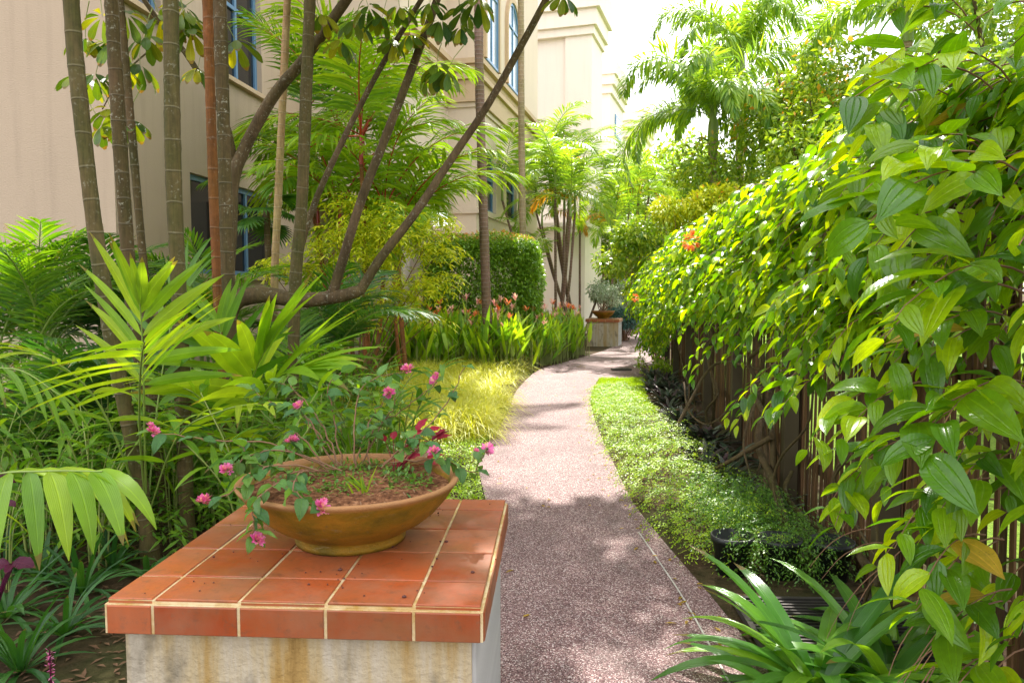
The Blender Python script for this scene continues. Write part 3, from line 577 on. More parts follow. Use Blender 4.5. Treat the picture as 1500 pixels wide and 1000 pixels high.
# towers further along
def tower(label, px, Y, ang, fw_, sd_, ztop, bands, mat, win=None):
    r = thing('tower_block', label, 'building'); c = W(px, 300, Y); place(r, c[0], c[1], ang)
    boxpart('wall', mat, r, -fw_, 0, 0, sd_, 0, ztop); boxpart('pilaster', mat, r, -1.05, .003, -.12, -.001, 0, bands[0][0])
    for z0, z1, pr in bands: boxpart('cornice', mat, r, -fw_-pr, pr, -pr-.12, sd_+pr, z0, z1)
    if win:
        f = MB(); f.box((.03, win[0], win[1]), (.06, win[2], win[3])); o = f.obj('window', M['frame'], r); g = MB(); g.box((.065, win[0], win[1]), (.01, win[2]-.2, win[3]-.2)); g.obj('pane', M['glass'], o)
    return r
def zz(y, Y): return Wz(y, Y)
tower('tall cream tower block with stepped cornice behind the areca palms', 866, 30, 17, 6, 2.2, zz(2, 30), [(zz(52, 30), zz(40, 30), .1), (zz(40, 30), zz(16, 30), .22), (zz(16, 30), zz(-28, 30), .36)], M['wall3'])
tower('narrower cream tower block in the middle, a dark window on its side', 893, 38, 17, 5, 4, zz(100, 38), [(zz(138, 38), zz(126, 38), .12), (zz(126, 38), zz(112, 38), .25), (zz(112, 38), zz(91, 38), .35)], M['wall3'], (2.2, zz(175, 38), 1.8, 1.1))
tower('farthest and lowest cream tower block near the hanging palm frond', 941, 54, 17, 9, 4, zz(175, 54), [(zz(200, 54), zz(190, 54), .2), (zz(190, 54), zz(178, 54), .35), (zz(178, 54), zz(165, 54), .5)], M['wall3'])
tower('cream wall of the connecting wing behind the areca palm stems', 858, 26, 17, 7, 3, zz(330, 26), [(zz(332, 26), zz(326, 26), .1)], M['wall3'])
# ---------------------------------------------------------------- pedestals with tiles
def pedestal(label, loc, rz, full, lab2=None):
    t = thing('tiled_pedestal', label, 'pedestal', loc, rz); TW = .89; H = .73; TL = .206; off0 = .112
    hx = TW/2; th = .083
    boxpart('body', M['plaster'], t, -hx+.028, hx-.028, -hx+.028, hx-.028, 0, H-th-.002)
    n = 30
    for k in range(n):
        y = -hx+.05+(TW-.1)*k/(n-1); b = MB(); b.tube([(hx-.028, y, .02), (hx-.028, y, H-th-.004)], .011, 6, cap=False)
        if k == 0: rib = b.mesh('rib', M['ribw']); y0 = y
        link('rib', rib, t, (0, y-y0, 0))
    boxpart('grout_bed', M['grout'], t, -hx+.004, hx-.004, -hx+.004, hx-.004, H-.0125, H-.0035); boxpart('grout_edge', M['grout'], t, -hx-.002, hx+.002, -hx-.002, hx+.002, H-th, H-.013)
    g = .004
    def cuts(first): 
        c = [-hx]; x = -hx+first
        while x < hx-.03: c.append(x); x += TL
        return c+[hx]
    cx, cyy = cuts(.114), cuts(.145)
    for a, c in zip(cx[:-1], cx[1:]):
        for d, e in zip(cyy[:-1], cyy[1:]):
            b = MB(); j = random.uniform(-.0008, .0012); b.box((0, 0, 0), (c-a-2*g, e-d-2*g, .012), ch=.002); b.obj('tile', M['tile'], t, loc=((a+c)/2, (d+e)/2, H-.006+j), rot=(random.uniform(-.003, .003), random.uniform(-.003, .003), 0))
        for sy in (-1, 1):
            if sy == 1 and not full: continue
            b = MB(); b.box((0, 0, 0), (c-a-2*g, th-.015, .012), ch=.002); b.obj('edge_tile', M['tile'], t, loc=((a+c)/2, sy*hx, H-th/2-.0075), rot=(R(90) if sy < 0 else R(-90), 0, 0))
    for d, e in zip(cyy[:-1], cyy[1:]):
        for sx in (-1, 1):
            b = MB(); b.box((0, 0, 0), (th-.015, e-d-2*g, .012), ch=.002); b.obj('edge_tile', M['tile'], t, loc=(sx*hx, (d+e)/2, H-th/2-.0075), rot=(0, R(90)*sx, 0))
    return t
PC = np.array([-.488, 2.145, 0])
pedestal('near square pedestal topped with terracotta tiles on a stained plaster body', tuple(PC), -R(3.2), False)
BC = np.array([-.472, 2.16, .731])
def bowl(label, loc, D=.63, H=.178, seg=72):
    t = thing('planter_bowl', label, 'planter bowl', loc); r = D/2
    pr = [(.0, .004), (.142, .004), (.15, 0), (.152, .012), (.148, .024), (.165, .036), (.205, .06), (.24, .09), (.268, .125), (.287, .155), (.30, .172), (.303, .178), (.298, .184), (.288, .182), (.28, .172), (.27, .15), (.2, .12)]
    b = MB(); b.lathe([(x*r/.3, z*H/.18) for x, z in pr], seg, wob=.004); b.obj('bowl', M['bowl'], t)
    rg = np.random.default_rng(3); V = []; F = []; n = 14; sg = 40
    for i in range(n):
        for k in range(sg):
            a = 2*np.pi*k/sg; rr = .276*r/.3*i/(n-1); V.append((rr*math.cos(a), rr*math.sin(a), H*(.155/.18)+.016*(1-(i/(n-1))**2)+rg.normal()*.0035))
    for i in range(n-1):
        for k in range(sg): F.append((i*sg+k, (i+1)*sg+k, (i+1)*sg+(k+1) % sg, i*sg+(k+1) % sg))
    s = MB(); s.add(V, F); s.obj('soil', M['bsoil'], t); return t
bw = bowl('shallow ochre clay bowl of soil standing on the near tiled pedestal', tuple(BC))
rg = np.random.default_rng(5)
def inbowl(n, c=(0, 0), s=.26):
    P = rg.normal(size=(n, 2))*s*.5+np.array(c); P = P[np.linalg.norm(P, axis=1) < .262]; return np.c_[P, np.full(len(P), .165)]
b = MB(); 
for c in ((-.05, .12), (.12, .08), (-.02, -.08), (.17, -.02), (-.15, .05), (.03, .2)):
    P = inbowl(150, c, .1); n = len(P); b.blades(P+rg.random((n, 3))*[0, 0, .012], unit(rg.normal(size=(n, 3))*[1, 1, .4]+[0, 0, .4]), [0, 0, 1], .012+.014*rg.random(n), .009, .4, 2, 1, 'ovate')
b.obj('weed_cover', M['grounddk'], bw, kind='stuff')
b = MB(); P = inbowl(260, (0, 0), .3); n = len(P); b.blades(P+[0, 0, .006], unit(rg.normal(size=(n, 3))*[1, 1, .15]), [0, 0, 1], .02+.03*rg.random(n), .004, .1, 2, 1, 'lance'); b.obj('leaf_litter', M['twig'], bw, kind='stuff')
b = MB(); n = 9; b.blades(np.tile([.06, -.13, .17], (n, 1))+rg.normal(size=(n, 3))*.01, unit(rg.normal(size=(n, 3))*[.5, .5, .1]+[0, 0, .8]), [0, -1, 0], .05+.04*rg.random(n), .006, .5, 4, 2, 'grass'); b.obj('grass_tuft', M['palmy'], bw)
# seeds fallen on the tiles
b = MB()
for i in range(110):
    x, y = rg.uniform(-.42, .42, 2); x = x*.5-.0 if i % 3 else x
    p = PC+np.array([x+rg.normal()*.1, y, .7325]); 
    if abs(p[0]-PC[0]) > .42: continue
    s = rg.choice([.0015, .002, .003, .005], p=[.35, .35, .22, .08]); b.tube([p-[s, 0, 0], p, p+[s, 0, 0]], [s*.5, s, s*.5], 5)
b.obj('fallen_seeds', M['seed'], kind='stuff', label='dark seeds and crumbs scattered over the near pedestal tiles', cat='seeds')
# far pedestal, bowl, plant
FPc = W(885, 500, 20.2); pedestal('distant tiled pedestal at the bend of the path beyond the orange flowers', (FPc[0], FPc[1], 0), -R(14), False)
bowl('small dark brown clay bowl on the distant pedestal', (FPc[0]-.03, FPc[1], .731), .62, .2, 32)
bush('grey green bonsai shrub growing in the distant bowl', (FPc[0]-.03, FPc[1], .89), rlumps(4, 9, (0, 0, .42), (.3, .3, .22), (.2, .2, .14)), 1500, .06, M['silver'], 2, name='bonsai_shrub', twigs=18)
# ---------------------------------------------------------------- lantana and coleus in the near bowl
lan = thing('lantana_plant', 'straggling lantana with pink flower heads growing in the near bowl', 'flowering plant', (BC[0], BC[1], BC[2]+.16))
def loc(px, py, Y): return W(px, py, Y)-np.array(lan.location)
stemlist = [([(500, 690, 2.2), (400, 650, 2.15), (310, 645, 2.1), (225, 635, 2.1)], 1), ([(490, 690, 2.2), (420, 660, 2.1), (370, 665, 2.05), (330, 690, 2.0)], 1), ([(470, 690, 2.1), (400, 680, 2.0), (350, 715, 1.95), (298, 735, 1.95)], 1),
            ([(460, 700, 2.05), (440, 690, 1.95), (430, 720, 1.88), (470, 745, 1.86)], 1), ([(450, 705, 2.05), (400, 710, 1.9), (370, 750, 1.84), (372, 790, 1.82)], 1), ([(500, 680, 2.3), (470, 640, 2.3), (445, 610, 2.3), (440, 596, 2.3)], 1),
            ([(520, 680, 2.3), (520, 600, 2.35), (540, 560, 2.4), (598, 543, 2.45)], 1), ([(560, 680, 2.3), (620, 630, 2.3), (660, 580, 2.35), (680, 535, 2.35)], 0), ([(570, 680, 2.3), (640, 670, 2.2), (690, 690, 2.2), (714, 657, 2.2)], 1),
            ([(560, 685, 2.25), (590, 660, 2.2), (600, 640, 2.2), (636, 664, 2.15)], 1), ([(500, 680, 2.35), (490, 610, 2.4), (480, 570, 2.4), (500, 545, 2.4)], 0), ([(530, 680, 2.35), (560, 620, 2.4), (580, 590, 2.4), (560, 560, 2.4)], 0),
            ([(540, 680, 2.3), (545, 630, 2.4), (590, 600, 2.45), (640, 560, 2.45)], 1), ([(480, 690, 2.2), (440, 640, 2.2), (430, 640, 2.2), (428, 648, 2.18)], 1), ([(490, 680, 2.3), (440, 600, 2.35), (400, 590, 2.35), (370, 570, 2.35)], 0),
            ([(480, 690, 2.2), (420, 690, 2.05), (380, 680, 2.0), (350, 650, 2.0)], 0), ([(500, 690, 2.3), (470, 620, 2.4), (430, 570, 2.45), (410, 560, 2.45)], 0), ([(520, 690, 2.3), (530, 650, 2.3), (545, 610, 2.35), (570, 575, 2.35)], 1)]
leafv = []
for i in range(5):
    b = MB(); b.blades([[0, 0, 0]], [[0, 1, .1]], [[0, 0, 1]], 1., .56, .25+.25*i, 6, 4, 'ovate', .25+.05*i, wave=.12); leafv.append(b.mesh('leaf', M['lant']))
fh = MB(); P, d = lump_points(rg, 26, [(0, 0, 0, .009, .009, .006)], .1); d[:, 2] = abs(d[:, 2])+.2
fh.blades(d*.004, d, [.1, .2, 1], .0135, .010, 0., 2, 2, 'obov', .3); P = unit(rg.normal(size=(16, 3)))*[1, 1, .5]; P[:, 2] = abs(P[:, 2])+.55; fh.blades(P*.005, P, [.1, .2, 1], .010, .008, 0., 2, 2, 'obov', .3, m=1)
fm = fh.mesh('flower_head', [M['pink'], M['peach']])
def orient(o, d, up=(0, 0, 1)):
    d = Vector(d).normalized(); u = Vector(up); s = d.cross(u); s = s.normalized() if s.length > 1e-3 else Vector((1, 0, 0)); n = s.cross(d); o.rotation_euler = Matrix((s, d, n)).transposed().to_euler()
stem = MB(); nl = 0
for pts, fl in stemlist:
    Q = spline([loc(*p) for p in pts], 18); Q += np.random.default_rng(nl).normal(size=Q.shape)*.003; stem.tube(Q, np.linspace(.0028, .0012, 18), 5)
    for k in range(4, 18):
        if rg.random() < .1: continue
        T = unit(Q[min(k+1, 17)]-Q[k-1]); sdv = unit(np.cross(T, [0, 0, 1]))
        for sg in (-1, 1):
            if rg.random() < .42: continue
            o = link('leaf', leafv[rg.integers(5)], lan, tuple(Q[k]), None, .034+.032*rg.random()); nl += 1
            orient(o, T*.5+sdv*sg*.8+[0, 0, -.1]+rg.normal(size=3)*.25, unit([0, 0, 1]+rg.normal(size=3)*.4))
    if fl: o = link('flower_head', fm, lan, tuple(Q[-1]), (rg.normal()*.5-.5, rg.normal()*.5, rg.random()*6), 1.15+.4*rg.random())
    if fl and rg.random() < .5: o = link('flower_head', fm, lan, tuple(Q[-1]+rg.normal(size=3)*.012), (rg.normal()*.5, .3, 0), .75)
stem.obj('stems', M['twig'], lan)
col = thing('coleus_plant', 'small red leaved coleus at the back right of the near bowl', 'plant', tuple(BC+[.11, .13, .16]))
cl = MB(); cl.blades([[0, 0, 0]], [[0, 1, .2]], [[0, 0, 1]], 1., .5, .4, 6, 4, 'ovate', .3, wave=.2); clm = cl.mesh('leaf', M['coleus']); st = MB()
for (x, y) in ((560, 632), (575, 628), (600, 640), (615, 625), (640, 615), (655, 622), (650, 630), (612, 662), (630, 655), (600, 668), (640, 665), (625, 640), (590, 655), (660, 628), (645, 675), (620, 612)):
    p = W(x, y, 2.3+rg.random()*.1)-np.array(col.location); o = link('leaf', clm, col, tuple(p*.75), None, .045+.02*rg.random()); orient(o, unit(p*[1, 1, .3])+rg.normal(size=3)*.3, [0, -.3, 1]); st.tube([(0, 0, 0), p*.4+[0, 0, .01], p*.75], [.002, .0015, .001], 4)
st.obj('stems', M['coleus'], col)
# ---------------------------------------------------------------- bollard and grates
bp = G(781, 512); bo = thing('bollard_light', 'slim dark bollard light among the orange flowers by the path', 'bollard', (W(781, 500, 16.4)[0], 16.4, 0))
b = MB(); b.lathe([(.0, 0), (.075, 0), (.075, .5), (.07, .51)], 20); b.obj('post', M['bollard'], bo); b = MB(); b.lathe([(.055, .51), (.055, .66)], 20); b.obj('lamp_band', M['black'], bo); b = MB(); b.lathe([(.078, .66), (.08, .76), (.06, .79), (0, .795)], 20); b.obj('cap', M['bollard'], bo)
def grate(label, loc_, sx, sy, nb, rz, wdt=.012):
    t = thing('drain_grate', label, 'drain grate', loc_, rz); f = MB()
    for s in (-1, 1): f.box((0, s*(sy/2-.012), .012), (sx, .024, .03)); f.box((s*(sx/2-.012), 0, .011), (.024, sy-.05, .028))
    f.obj('frame', M['metal'], t); b = MB(); b.box((0, 0, .012), (sx-.05, wdt, .022)); me = b.mesh('bar', M['metal'])
    for i in range(nb): link('bar', me, t, (0, -sy/2+.045+(sy-.09)*i/(nb-1), 0))
    boxpart('pit_shade', M['black'], t, -sx/2+.01, sx/2-.01, -sy/2+.01, sy/2-.01, -.004, -.001)  # thin black sheet stands in for the darkness under the bars
    return t
gc = (G(1056, 885)+G(1290, 890))/2; grate('brown slatted metal drain grate under the strap leaved lily at the path edge', (1.36, 3.02, .02), .72, .72, 21, -.04)
grate('small drain grate set in the path at the far bend', (*G(910, 543)[:2], .016), .34, .2, 6, .1, .01)
# ---------------------------------------------------------------- fence
def fx(Y): return 1.35+.117*Y
fr = thing('slat_fence', 'brown timber fence of narrow upright slats under the climbing vine', 'fence', (0, 0, 0))
b = MB(); b.box((0, 0, 1.02), (.008, .025, 2.0)); slm = b.mesh('slat', M['slat']); fa = -math.atan(.117)
nS = 292
for i in range(nS):
    Y = 1.7+i*.0425+rg.normal()*.003; link('slat', slm, fr, (fx(Y)+rg.normal()*.004, Y, -.02+rg.normal()*.012), (rg.normal()*.008, rg.normal()*.006, fa+rg.normal()*.08))
b = MB(); b.box((0, 0, 1.02), (.09, .09, 2.04), ch=.01); pm = b.mesh('post', M['post'])
for Y in (1.5, 3.3, 5.0, 7.0, 8.9, 10.8, 12.6, 14.2): link('post', pm, fr, (fx(Y)-.065, Y, 0), (0, 0, fa))
for z in (.35, 1.15, 1.85): b = MB(); b.box((0, 0, 0), (.04, 12.6, .07)); b.obj('rail', M['post'], fr, loc=(fx(7.9)+.035, 7.9, z), rot=(0, 0, fa))
# ---------------------------------------------------------------- climbing vine over the fence
rg = np.random.default_rng(21)
vn = thing('climbing_vine', 'dense climbing vine with hanging pointed leaves covering the fence on the right', 'vine', (0, 0, 0))
LP, LD, LU, LL = [], [], [], []; twig = MB(); ns = 3300
def shoot(p0, d0, L, g, ls, twigr=.003, gap=.046, spine=True):
    n = max(4, int(L/gap)); d = unit(np.array(d0, float)); p = np.array(p0, float); pts = [p.copy()]; ph = rg.random()*6
    for k in range(n):
        d = unit(d+np.array([0, 0, -g/n])+rg.normal(size=3)*.05); p = p+d*gap; pts.append(p.copy())
        if k == 0: continue
        sv = np.cross(d, [0, 0, 1]); sv = unit(sv); sg = 1 if k % 2 else -1
        LP.append(p.copy()); LD.append(unit(d*.55+sv*sg*.75+np.array([-.2, -.05, .02])+rg.normal(size=3)*.25)); LU.append(unit(np.array([-.15, .1, 1])+rg.normal(size=3)*.4)); LL.append(ls*(.6+.65*rg.random())*(1-.35*(k/n)**3))
    if spine: twig.tube(np.array(pts), np.linspace(twigr, twigr*.4, len(pts)), 4, 0, False)
def low(Y):    # lowest height the curtain of leaves reaches
    return float(np.interp(Y, [1.2, 2.4, 3.0, 3.6, 4.4, 8, 10.5, 12, 15], [.0, .15, .55, .95, 1.12, 1.05, .8, .35, .1]))
def bulge(Y, z): return float(np.interp(Y, [1, 2, 4, 8, 12, 15], [.28, .28, .35, .45, .62, .7]))*(.55+.45*math.sin(math.pi*min(1, max(0, (z-.6)/1.9))))
for i in range(ns):
    Y = 1.25+13.9*rg.random()**1.25; z = low(Y)+.25+(2.3-low(Y)-.2)*rg.random()**.8; bl = bulge(Y, z)
    gapn = math.sin(Y*4.1+z*3)*math.sin(z*5.2-Y*2.3+1)
    if Y < 6.2 and z < 1.3 and rg.random() < .86: continue
    if Y < 2.7 and z > 1.3 and rg.random() < .3: continue
    if Y > 5.5 and z < 1.2 and gapn > .35: continue
    if Y < 4.5 and gapn > .62: continue
    z = min(z, 2.1); bl *= 1-.45*max(0, z-1.7)/.4
    x = fx(Y)-bl*(.05+.85*rg.random()); shoot((x, Y, z), (-.9, -.35+rg.normal()*.7, .25+.3*rg.normal()), .22+.3*rg.random(), 1.7, .098+.035*rg.random())
for i in range(1200):   # along the top, reaching up and over
    Y = 1.3+14*rg.random()**1.2; z = 1.9+.2*rg.random()+.06*math.sin(Y*1.3)+.02*(Y > 4)*(Y-4)
    x = fx(Y)-.25+.8*rg.random(); shoot((x, Y, z), (-.5+rg.normal()*.6, -.3+rg.normal()*.7, .8), .2+.2*rg.random(), 2.4, .10+.03*rg.random())
for (px, py, Y, dx, dz, L, ls) in ((1230, 545, 3.3, -.7, .1, .5, .15), (1160, 520, 4.2, -.8, -.1, .5, .14), (1275, 775, 3.0, -.95, .25, .34, .17), (1330, 800, 2.7, -.8, -.1, .45, .16), (1400, 870, 2.2, -.6, .1, .4, .17), (1450, 700, 2.1, -.8, .2, .5, .17), (1480, 880, 1.9, -.7, .2, .4, .17),
                                   (1340, 640, 2.6, -.7, .1, .5, .17), (1290, 690, 2.9, -.7, .1, .35, .15), (1440, 960, 1.9, -.6, .1, .4, .16), (1470, 790, 1.9, -.7, .3, .4, .18), (1080, 480, 6, -.7, 0, .6, .14), (1360, 560, 2.4, -.8, .2, .5, .17), (1120, 555, 5, -.8, 0, .45, .13), (1500, 560, 1.8, -.9, .3, .5, .19), (1500, 400, 1.7, -.9, .4, .5, .19), (1490, 250, 1.7, -.8, .5, .5, .19), (1480, 120, 1.8, -.8, .6, .5, .18), (1420, 330, 2.0, -.7, .4, .5, .18), (1370, 90, 2.5, -.7, .5, .4, .16), (1420, 30, 2.3, -.7, .6, .4, .17), (1330, 190, 2.8, -.8, .4, .4, .15), (1470, 0, 2.1, -.7, .6, .4, .17), (1400, 150, 2.3, -.7, .5, .4, .16), (1440, 220, 2.1, -.7, .4, .45, .17), (1360, 280, 2.5, -.7, .3, .4, .16), (1440, 800, 2.2, -.6, .1, .4, .16), (1420, 930, 2.2, -.6, .2, .4, .16), (1490, 660, 2.0, -.7, .2, .4, .17), (1500, 950, 1.9, -.6, .2, .4, .17), (1480, 480, 2.0, -.7, .3, .45, .18), (1260, 260, 3.2, -.8, .3, .4, .15)):
    for k in range(2): shoot(W(px, py, Y)+rg.normal(size=3)*.03*k, (dx, -.35, dz), L, 1.3, ls*(.92 if px > 1290 else .8))
LP, LD, LU, LL = map(np.array, (LP, LD, LU, LL))
# keep the air in front of the lens and the camera's own space free
keep = ~((LP[:, 1] < 3.4) & (LP[:, 2] < .62) & (LP[:, 0] < fx(LP[:, 1])-.08) & (LP[:, 0]/LP[:, 1] < .62)) & (LP[:, 0] > fx(LP[:, 1])-1.05) & (LP[:, 1] > 1.25) & (LP[:, 2] > .03)
LP, LD, LU, LL = LP[keep], LD[keep], LU[keep], LL[keep]
d2 = LL/np.linalg.norm(LP-np.array([0, 0, EYE]), axis=1); vis = np.abs((LP[:, 0]/LP[:, 1])) < .75; d2 = d2*vis*(np.abs(LP[:, 2]-1.35) < LP[:, 1]*.47)
d2 *= np.where(LP[:, 0] < fx(LP[:, 1])-.12, 1, .3)
order = np.argsort(-d2); near, rest = order[:296], order[296:]
vm = []
for i in range(7):
    b = MB(); b.blades([[0, 0, 0]], [[0, 1, .15]], [[0, 0, 1]], 1., .40+.03*(i % 3), .4+.2*i, 10, 4, 'ovate', .12+.07*(i % 4), wave=.05); vm.append(b.mesh('leaf', M['vine']))
vo = MB().blades([[0, 0, 0]], [[0, 1, .15]], [[0, 0, 1]], 1., .5, .4, 10, 4, 'ovate', .2, wave=.1).mesh('leaf', M['vine_old'])
for k, i in enumerate(near):
    o = link('leaf', vo if k % 43 == 17 else vm[rg.integers(7)], vn, tuple(LP[i]), None, LL[i]); orient(o, LD[i], LU[i])
    if k % 43 == 17: o['label'] = 'yellowed leaf'
b = MB(); mid = rest[LP[rest, 1] < 5]; fa_ = rest[LP[rest, 1] >= 5]
b.blades(LP[mid], LD[mid], LU[mid], LL[mid], LL[mid]*.43, .5+1.*rg.random(len(mid)), 6, 2, 'ovate', .25); b.blades(LP[fa_], LD[fa_], LU[fa_], LL[fa_], LL[fa_]*.45, .5+1.*rg.random(len(fa_)), 4, 2, 'ovate', .2)
b.obj('foliage', M['vine'], vn, kind='stuff'); twig.obj('twigs', M['twig'], vn, kind='stuff')
print('vine leaves', len(LP))
# woody stems of the vine at the foot of the fence
for k in range(13):
    Y0 = 3.2+rg.random()*9; r_ = .008+.02*rg.random()**2; p = np.array([fx(Y0)-.1-.15*rg.random(), Y0, 0.]); pts = [p]
    for j in range(6): p = p+np.array([rg.normal()*.07, rg.normal()*.22, .2+.08*rg.random()]); p[0] = min(fx(p[1])-.05, max(fx(p[1])-.4, p[0])); pts.append(p)
    t = MB(); t.tube(spline(pts, 26), np.linspace(r_, r_*.5, 26), 7, rough=.15, seed=k); t.obj('stem', M['vinewood'], vn)
for pts, r_ in (([(975, 655, 6.6), (1010, 590, 6.7), (1035, 545, 6.9), (1060, 530, 6.9), (1110, 540, 6.3), (1160, 548, 5.6)], .016), ([(1002, 560, 6.6), (1008, 600, 6.3), (1030, 620, 6.1), (1050, 615, 6.), (1075, 590, 6.)], .008), ([(1130, 640, 5.), (1095, 660, 5.2), (1060, 680, 5.4), (1035, 690, 5.5)], .02),
                ([(1270, 830, 3.5), (1240, 790, 3.9), (1180, 760, 4.4), (1150, 720, 4.8), (1160, 690, 4.9)], .022), ([(1150, 770, 4.2), (1130, 700, 4.9), (1110, 650, 5.3), (1120, 600, 5.5), (1135, 560, 5.6)], .03), ([(1500, 330, 1.95), (1440, 410, 2.3), (1380, 440, 2.6), (1300, 520, 3.1), (1210, 590, 3.5)], .006), ([(1410, 600, 2.2), (1440, 620, 2.15), (1500, 680, 2.1)], .008),
                ([(1120, 560, 5.5), (1090, 640, 5.3), (1100, 700, 5.0)], .012), ([(1290, 900, 3.2), (1340, 880, 3.), (1400, 930, 2.7)], .022), ([(1380, 60, 2.2), (1350, 180, 2.4), (1330, 300, 2.6), (1300, 420, 2.9)], .005)):
    t = MB(); t.tube(spline([W(*p) for p in pts], 30), np.linspace(r_, r_*.6, 30), 8, rough=.12, seed=int(r_*1e4)); t.obj('stem', M['vinewood'], vn)
# red and orange flowers showing in the vine
def blossom(label, p, r, mat, group=None):
    f = thing('flower_cluster', label, 'flower', tuple(p), 0, group); d = unit(rg.normal(size=(46, 3))); b = MB(); b.blades(d*r*.55, d, [.1, .2, 1], r*.6, r*.4, .1, 2, 2, 'obov', .2); b.obj('petals', M[mat], f); t = MB(); t.tube([(0, 0, 0), (.1, .1, -.15)], .004, 5); t.obj('stalk', M['twigg'], f)
blossom('round red flower cluster poking out of the vine', W(1012, 353, 6.0), .075, 'orange')
blossom('small orange bloom low in the far end of the vine', W(931, 436, 9.8), .055, 'orange')
# ---------------------------------------------------------------- ground cover strips
def redge(Y): return np.interp(Y, [p[1] for p in R_[:44]], [p[0] for p in R_[:44]])
rg = np.random.default_rng(31); n = 4600; Y = 3.75+7.6*rg.random(n)**.9; wdt = np.interp(Y, [3.7, 4.6, 7, 9.5, 11.5], [.4, .6, .58, .55, .42]); X = redge(Y)+.03+wdt*rg.random(n); zz0 = np.interp((X-redge(Y))/wdt, [0, .25, 1], [.02, .10, .2])*np.interp(Y, [8, 10.5], [1, .3])
zz0 = zz0*(.6+.7*(np.sin(X*9+Y*3)*np.sin(Y*5)*.5+.5)); k = rg.random(n) < .8
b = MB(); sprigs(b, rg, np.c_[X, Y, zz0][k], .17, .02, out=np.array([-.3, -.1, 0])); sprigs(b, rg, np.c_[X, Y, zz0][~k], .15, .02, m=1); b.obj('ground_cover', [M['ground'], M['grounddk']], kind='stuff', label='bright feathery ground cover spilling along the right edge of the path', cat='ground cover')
n = 1500; Y = 3.55+1.5*rg.random(n); X = 1.15+.5*rg.random(n)+.0*Y; b = MB(); sprigs(b, rg, np.c_[X, Y, .05+.2*rg.random(n)], .16, .02, 2.4, m=0); b.obj('trailing_cover', M['grounddk'], kind='stuff', label='dark green small leaved creeper trailing over the black pots', cat='ground cover')
n = 9000; Y = 8.8+3.6*rg.random(n); X = redge(Y)+.02+.75*rg.random(n); b = MB(); b.blades(np.c_[X, Y, np.full(n, .01)], unit(rg.normal(size=(n, 3))*.5+[0, 0, 1]), [0, 1, 0], .03+.03*rg.random(n), .007, .5, 2, 1, 'grass'); b.obj('grass', M['ground'], kind='stuff', label='short bright lawn wedge at the far end of the right verge', cat='grass')
n = 7000; Y = 2.7+5*rg.random(n); X = np.interp(Y, [p[1] for p in L_], [p[0] for p in L_])-.01-.42*rg.random(n); b = MB(); b.blades(np.c_[X, Y, np.full(n, .01)+.02*rg.random(n)], unit(rg.normal(size=(n, 3))*[1, 1, .4]+[0, 0, .5]), [0, 0, 1], .022+.02*rg.random(n), .014, .3, 2, 1, 'ovate'); b.obj('creeping_cover', M['ground'], kind='stuff', label='low creeping leaves between the bowl pedestal and the path', cat='ground cover')
# black pots
for i, (px, py, Y) in enumerate(((1085, 855, 3.8), (1160, 862, 3.76), (1238, 866, 3.72), (1312, 862, 3.7))):
    t = thing('plant_pot', ['black plastic pot at the path end of the row under the creeper', 'second black plastic pot of the row under the creeper', 'third black plastic pot of the row, beside the grate', 'black plastic pot closest to the fence in the row'][i], 'plant pot', (G(px, py)[0], Y, 0), 0, 'black pots at the foot of the fence')
    b = MB(); b.lathe([(0, .0), (.075, 0), (.1, .17), (.11, .17), (.11, .2), (.1, .2), (.09, .16), (0, .155)], 24); b.obj('pot', M['black'], t)
# dark rhoeo plants
def rosette(label, loc_, mat, n, L, w, g, seed, name, cat, group, spread=.8, nseg=6, indiv=False, prof='strap', elev=.9, az=None, fold=.25):
    rg = np.random.default_rng(seed); t = thing(name, label, cat, loc_, 0, group); b = MB()
    for i in range(n):
        a = 2*np.pi*(i*.381966)+rg.random()*.4
        if az is not None: a = az[0]+(rg.random()-.5)*az[1]
        e = elev*(.4+.9*rg.random()); d = [math.cos(a)*math.cos(e), math.sin(a)*math.cos(e), math.sin(e)]
        bl = MB() if indiv else b; bl.blades([[math.cos(a)*.02*rg.random(), math.sin(a)*.02*rg.random(), 0]], [d], [0, 0, 1], L*(.7+.5*rg.random()), w*(.8+.4*rg.random()), g*(.6+.8*rg.random()), nseg, 4 if indiv else 2, prof, fold)
        if indiv: bl.obj('leaf', mat, t)
    if not indiv: b.obj('leaves', mat, t)
    return t
rg = np.random.default_rng(41)
pr = rosette('dark purple green rosette plant in the shade at the foot of the fence', (1.9, 9, 0), M['rhoeo'], 22, .26, .035, .9, 5, 'rosette_plant', 'plant', 'dark rosette plants under the fence')
for i in range(46):
    Y = 4.3+8.3*rg.random(); dup(pr, (fx(Y)-.12-.42*rg.random()*np.interp(Y, [4, 6, 12], [.5, 1, 1.2]), Y, 0), rg.random()*6, .7+.6*rg.random(), 'dark rosette plant among the woody stems beside the bright ground cover' if Y < 8.5 else 'dark rosette plant at the far end of the fence by the lawn wedge')
# strap-leaved lilies at the lower right, leaf by leaf
for i, (x, y, n_, s, lab) in enumerate(((1.10, 2.6, 54, 1.2, 'glossy strap leaved lily clump arching over the path edge in front of the grate'), (1.36, 2.62, 36, 1.2, 'second strap leaved lily clump, between the arching one and the fence'), (1.52, 2.9, 14, .9, 'smaller strap leaved lily clump against the fence foot'), (1.0, 2.3, 18, 1., 'low strap leaved lily at the bottom edge of the photo'))):
    t = rosette(lab, (x, y, 0), M['lily'], n_, .52*s, .058, 1.2, 50+i, 'strap_lily', 'lily plant', 'strap leaved lilies beside the grate', indiv=True, nseg=9, elev=.82)
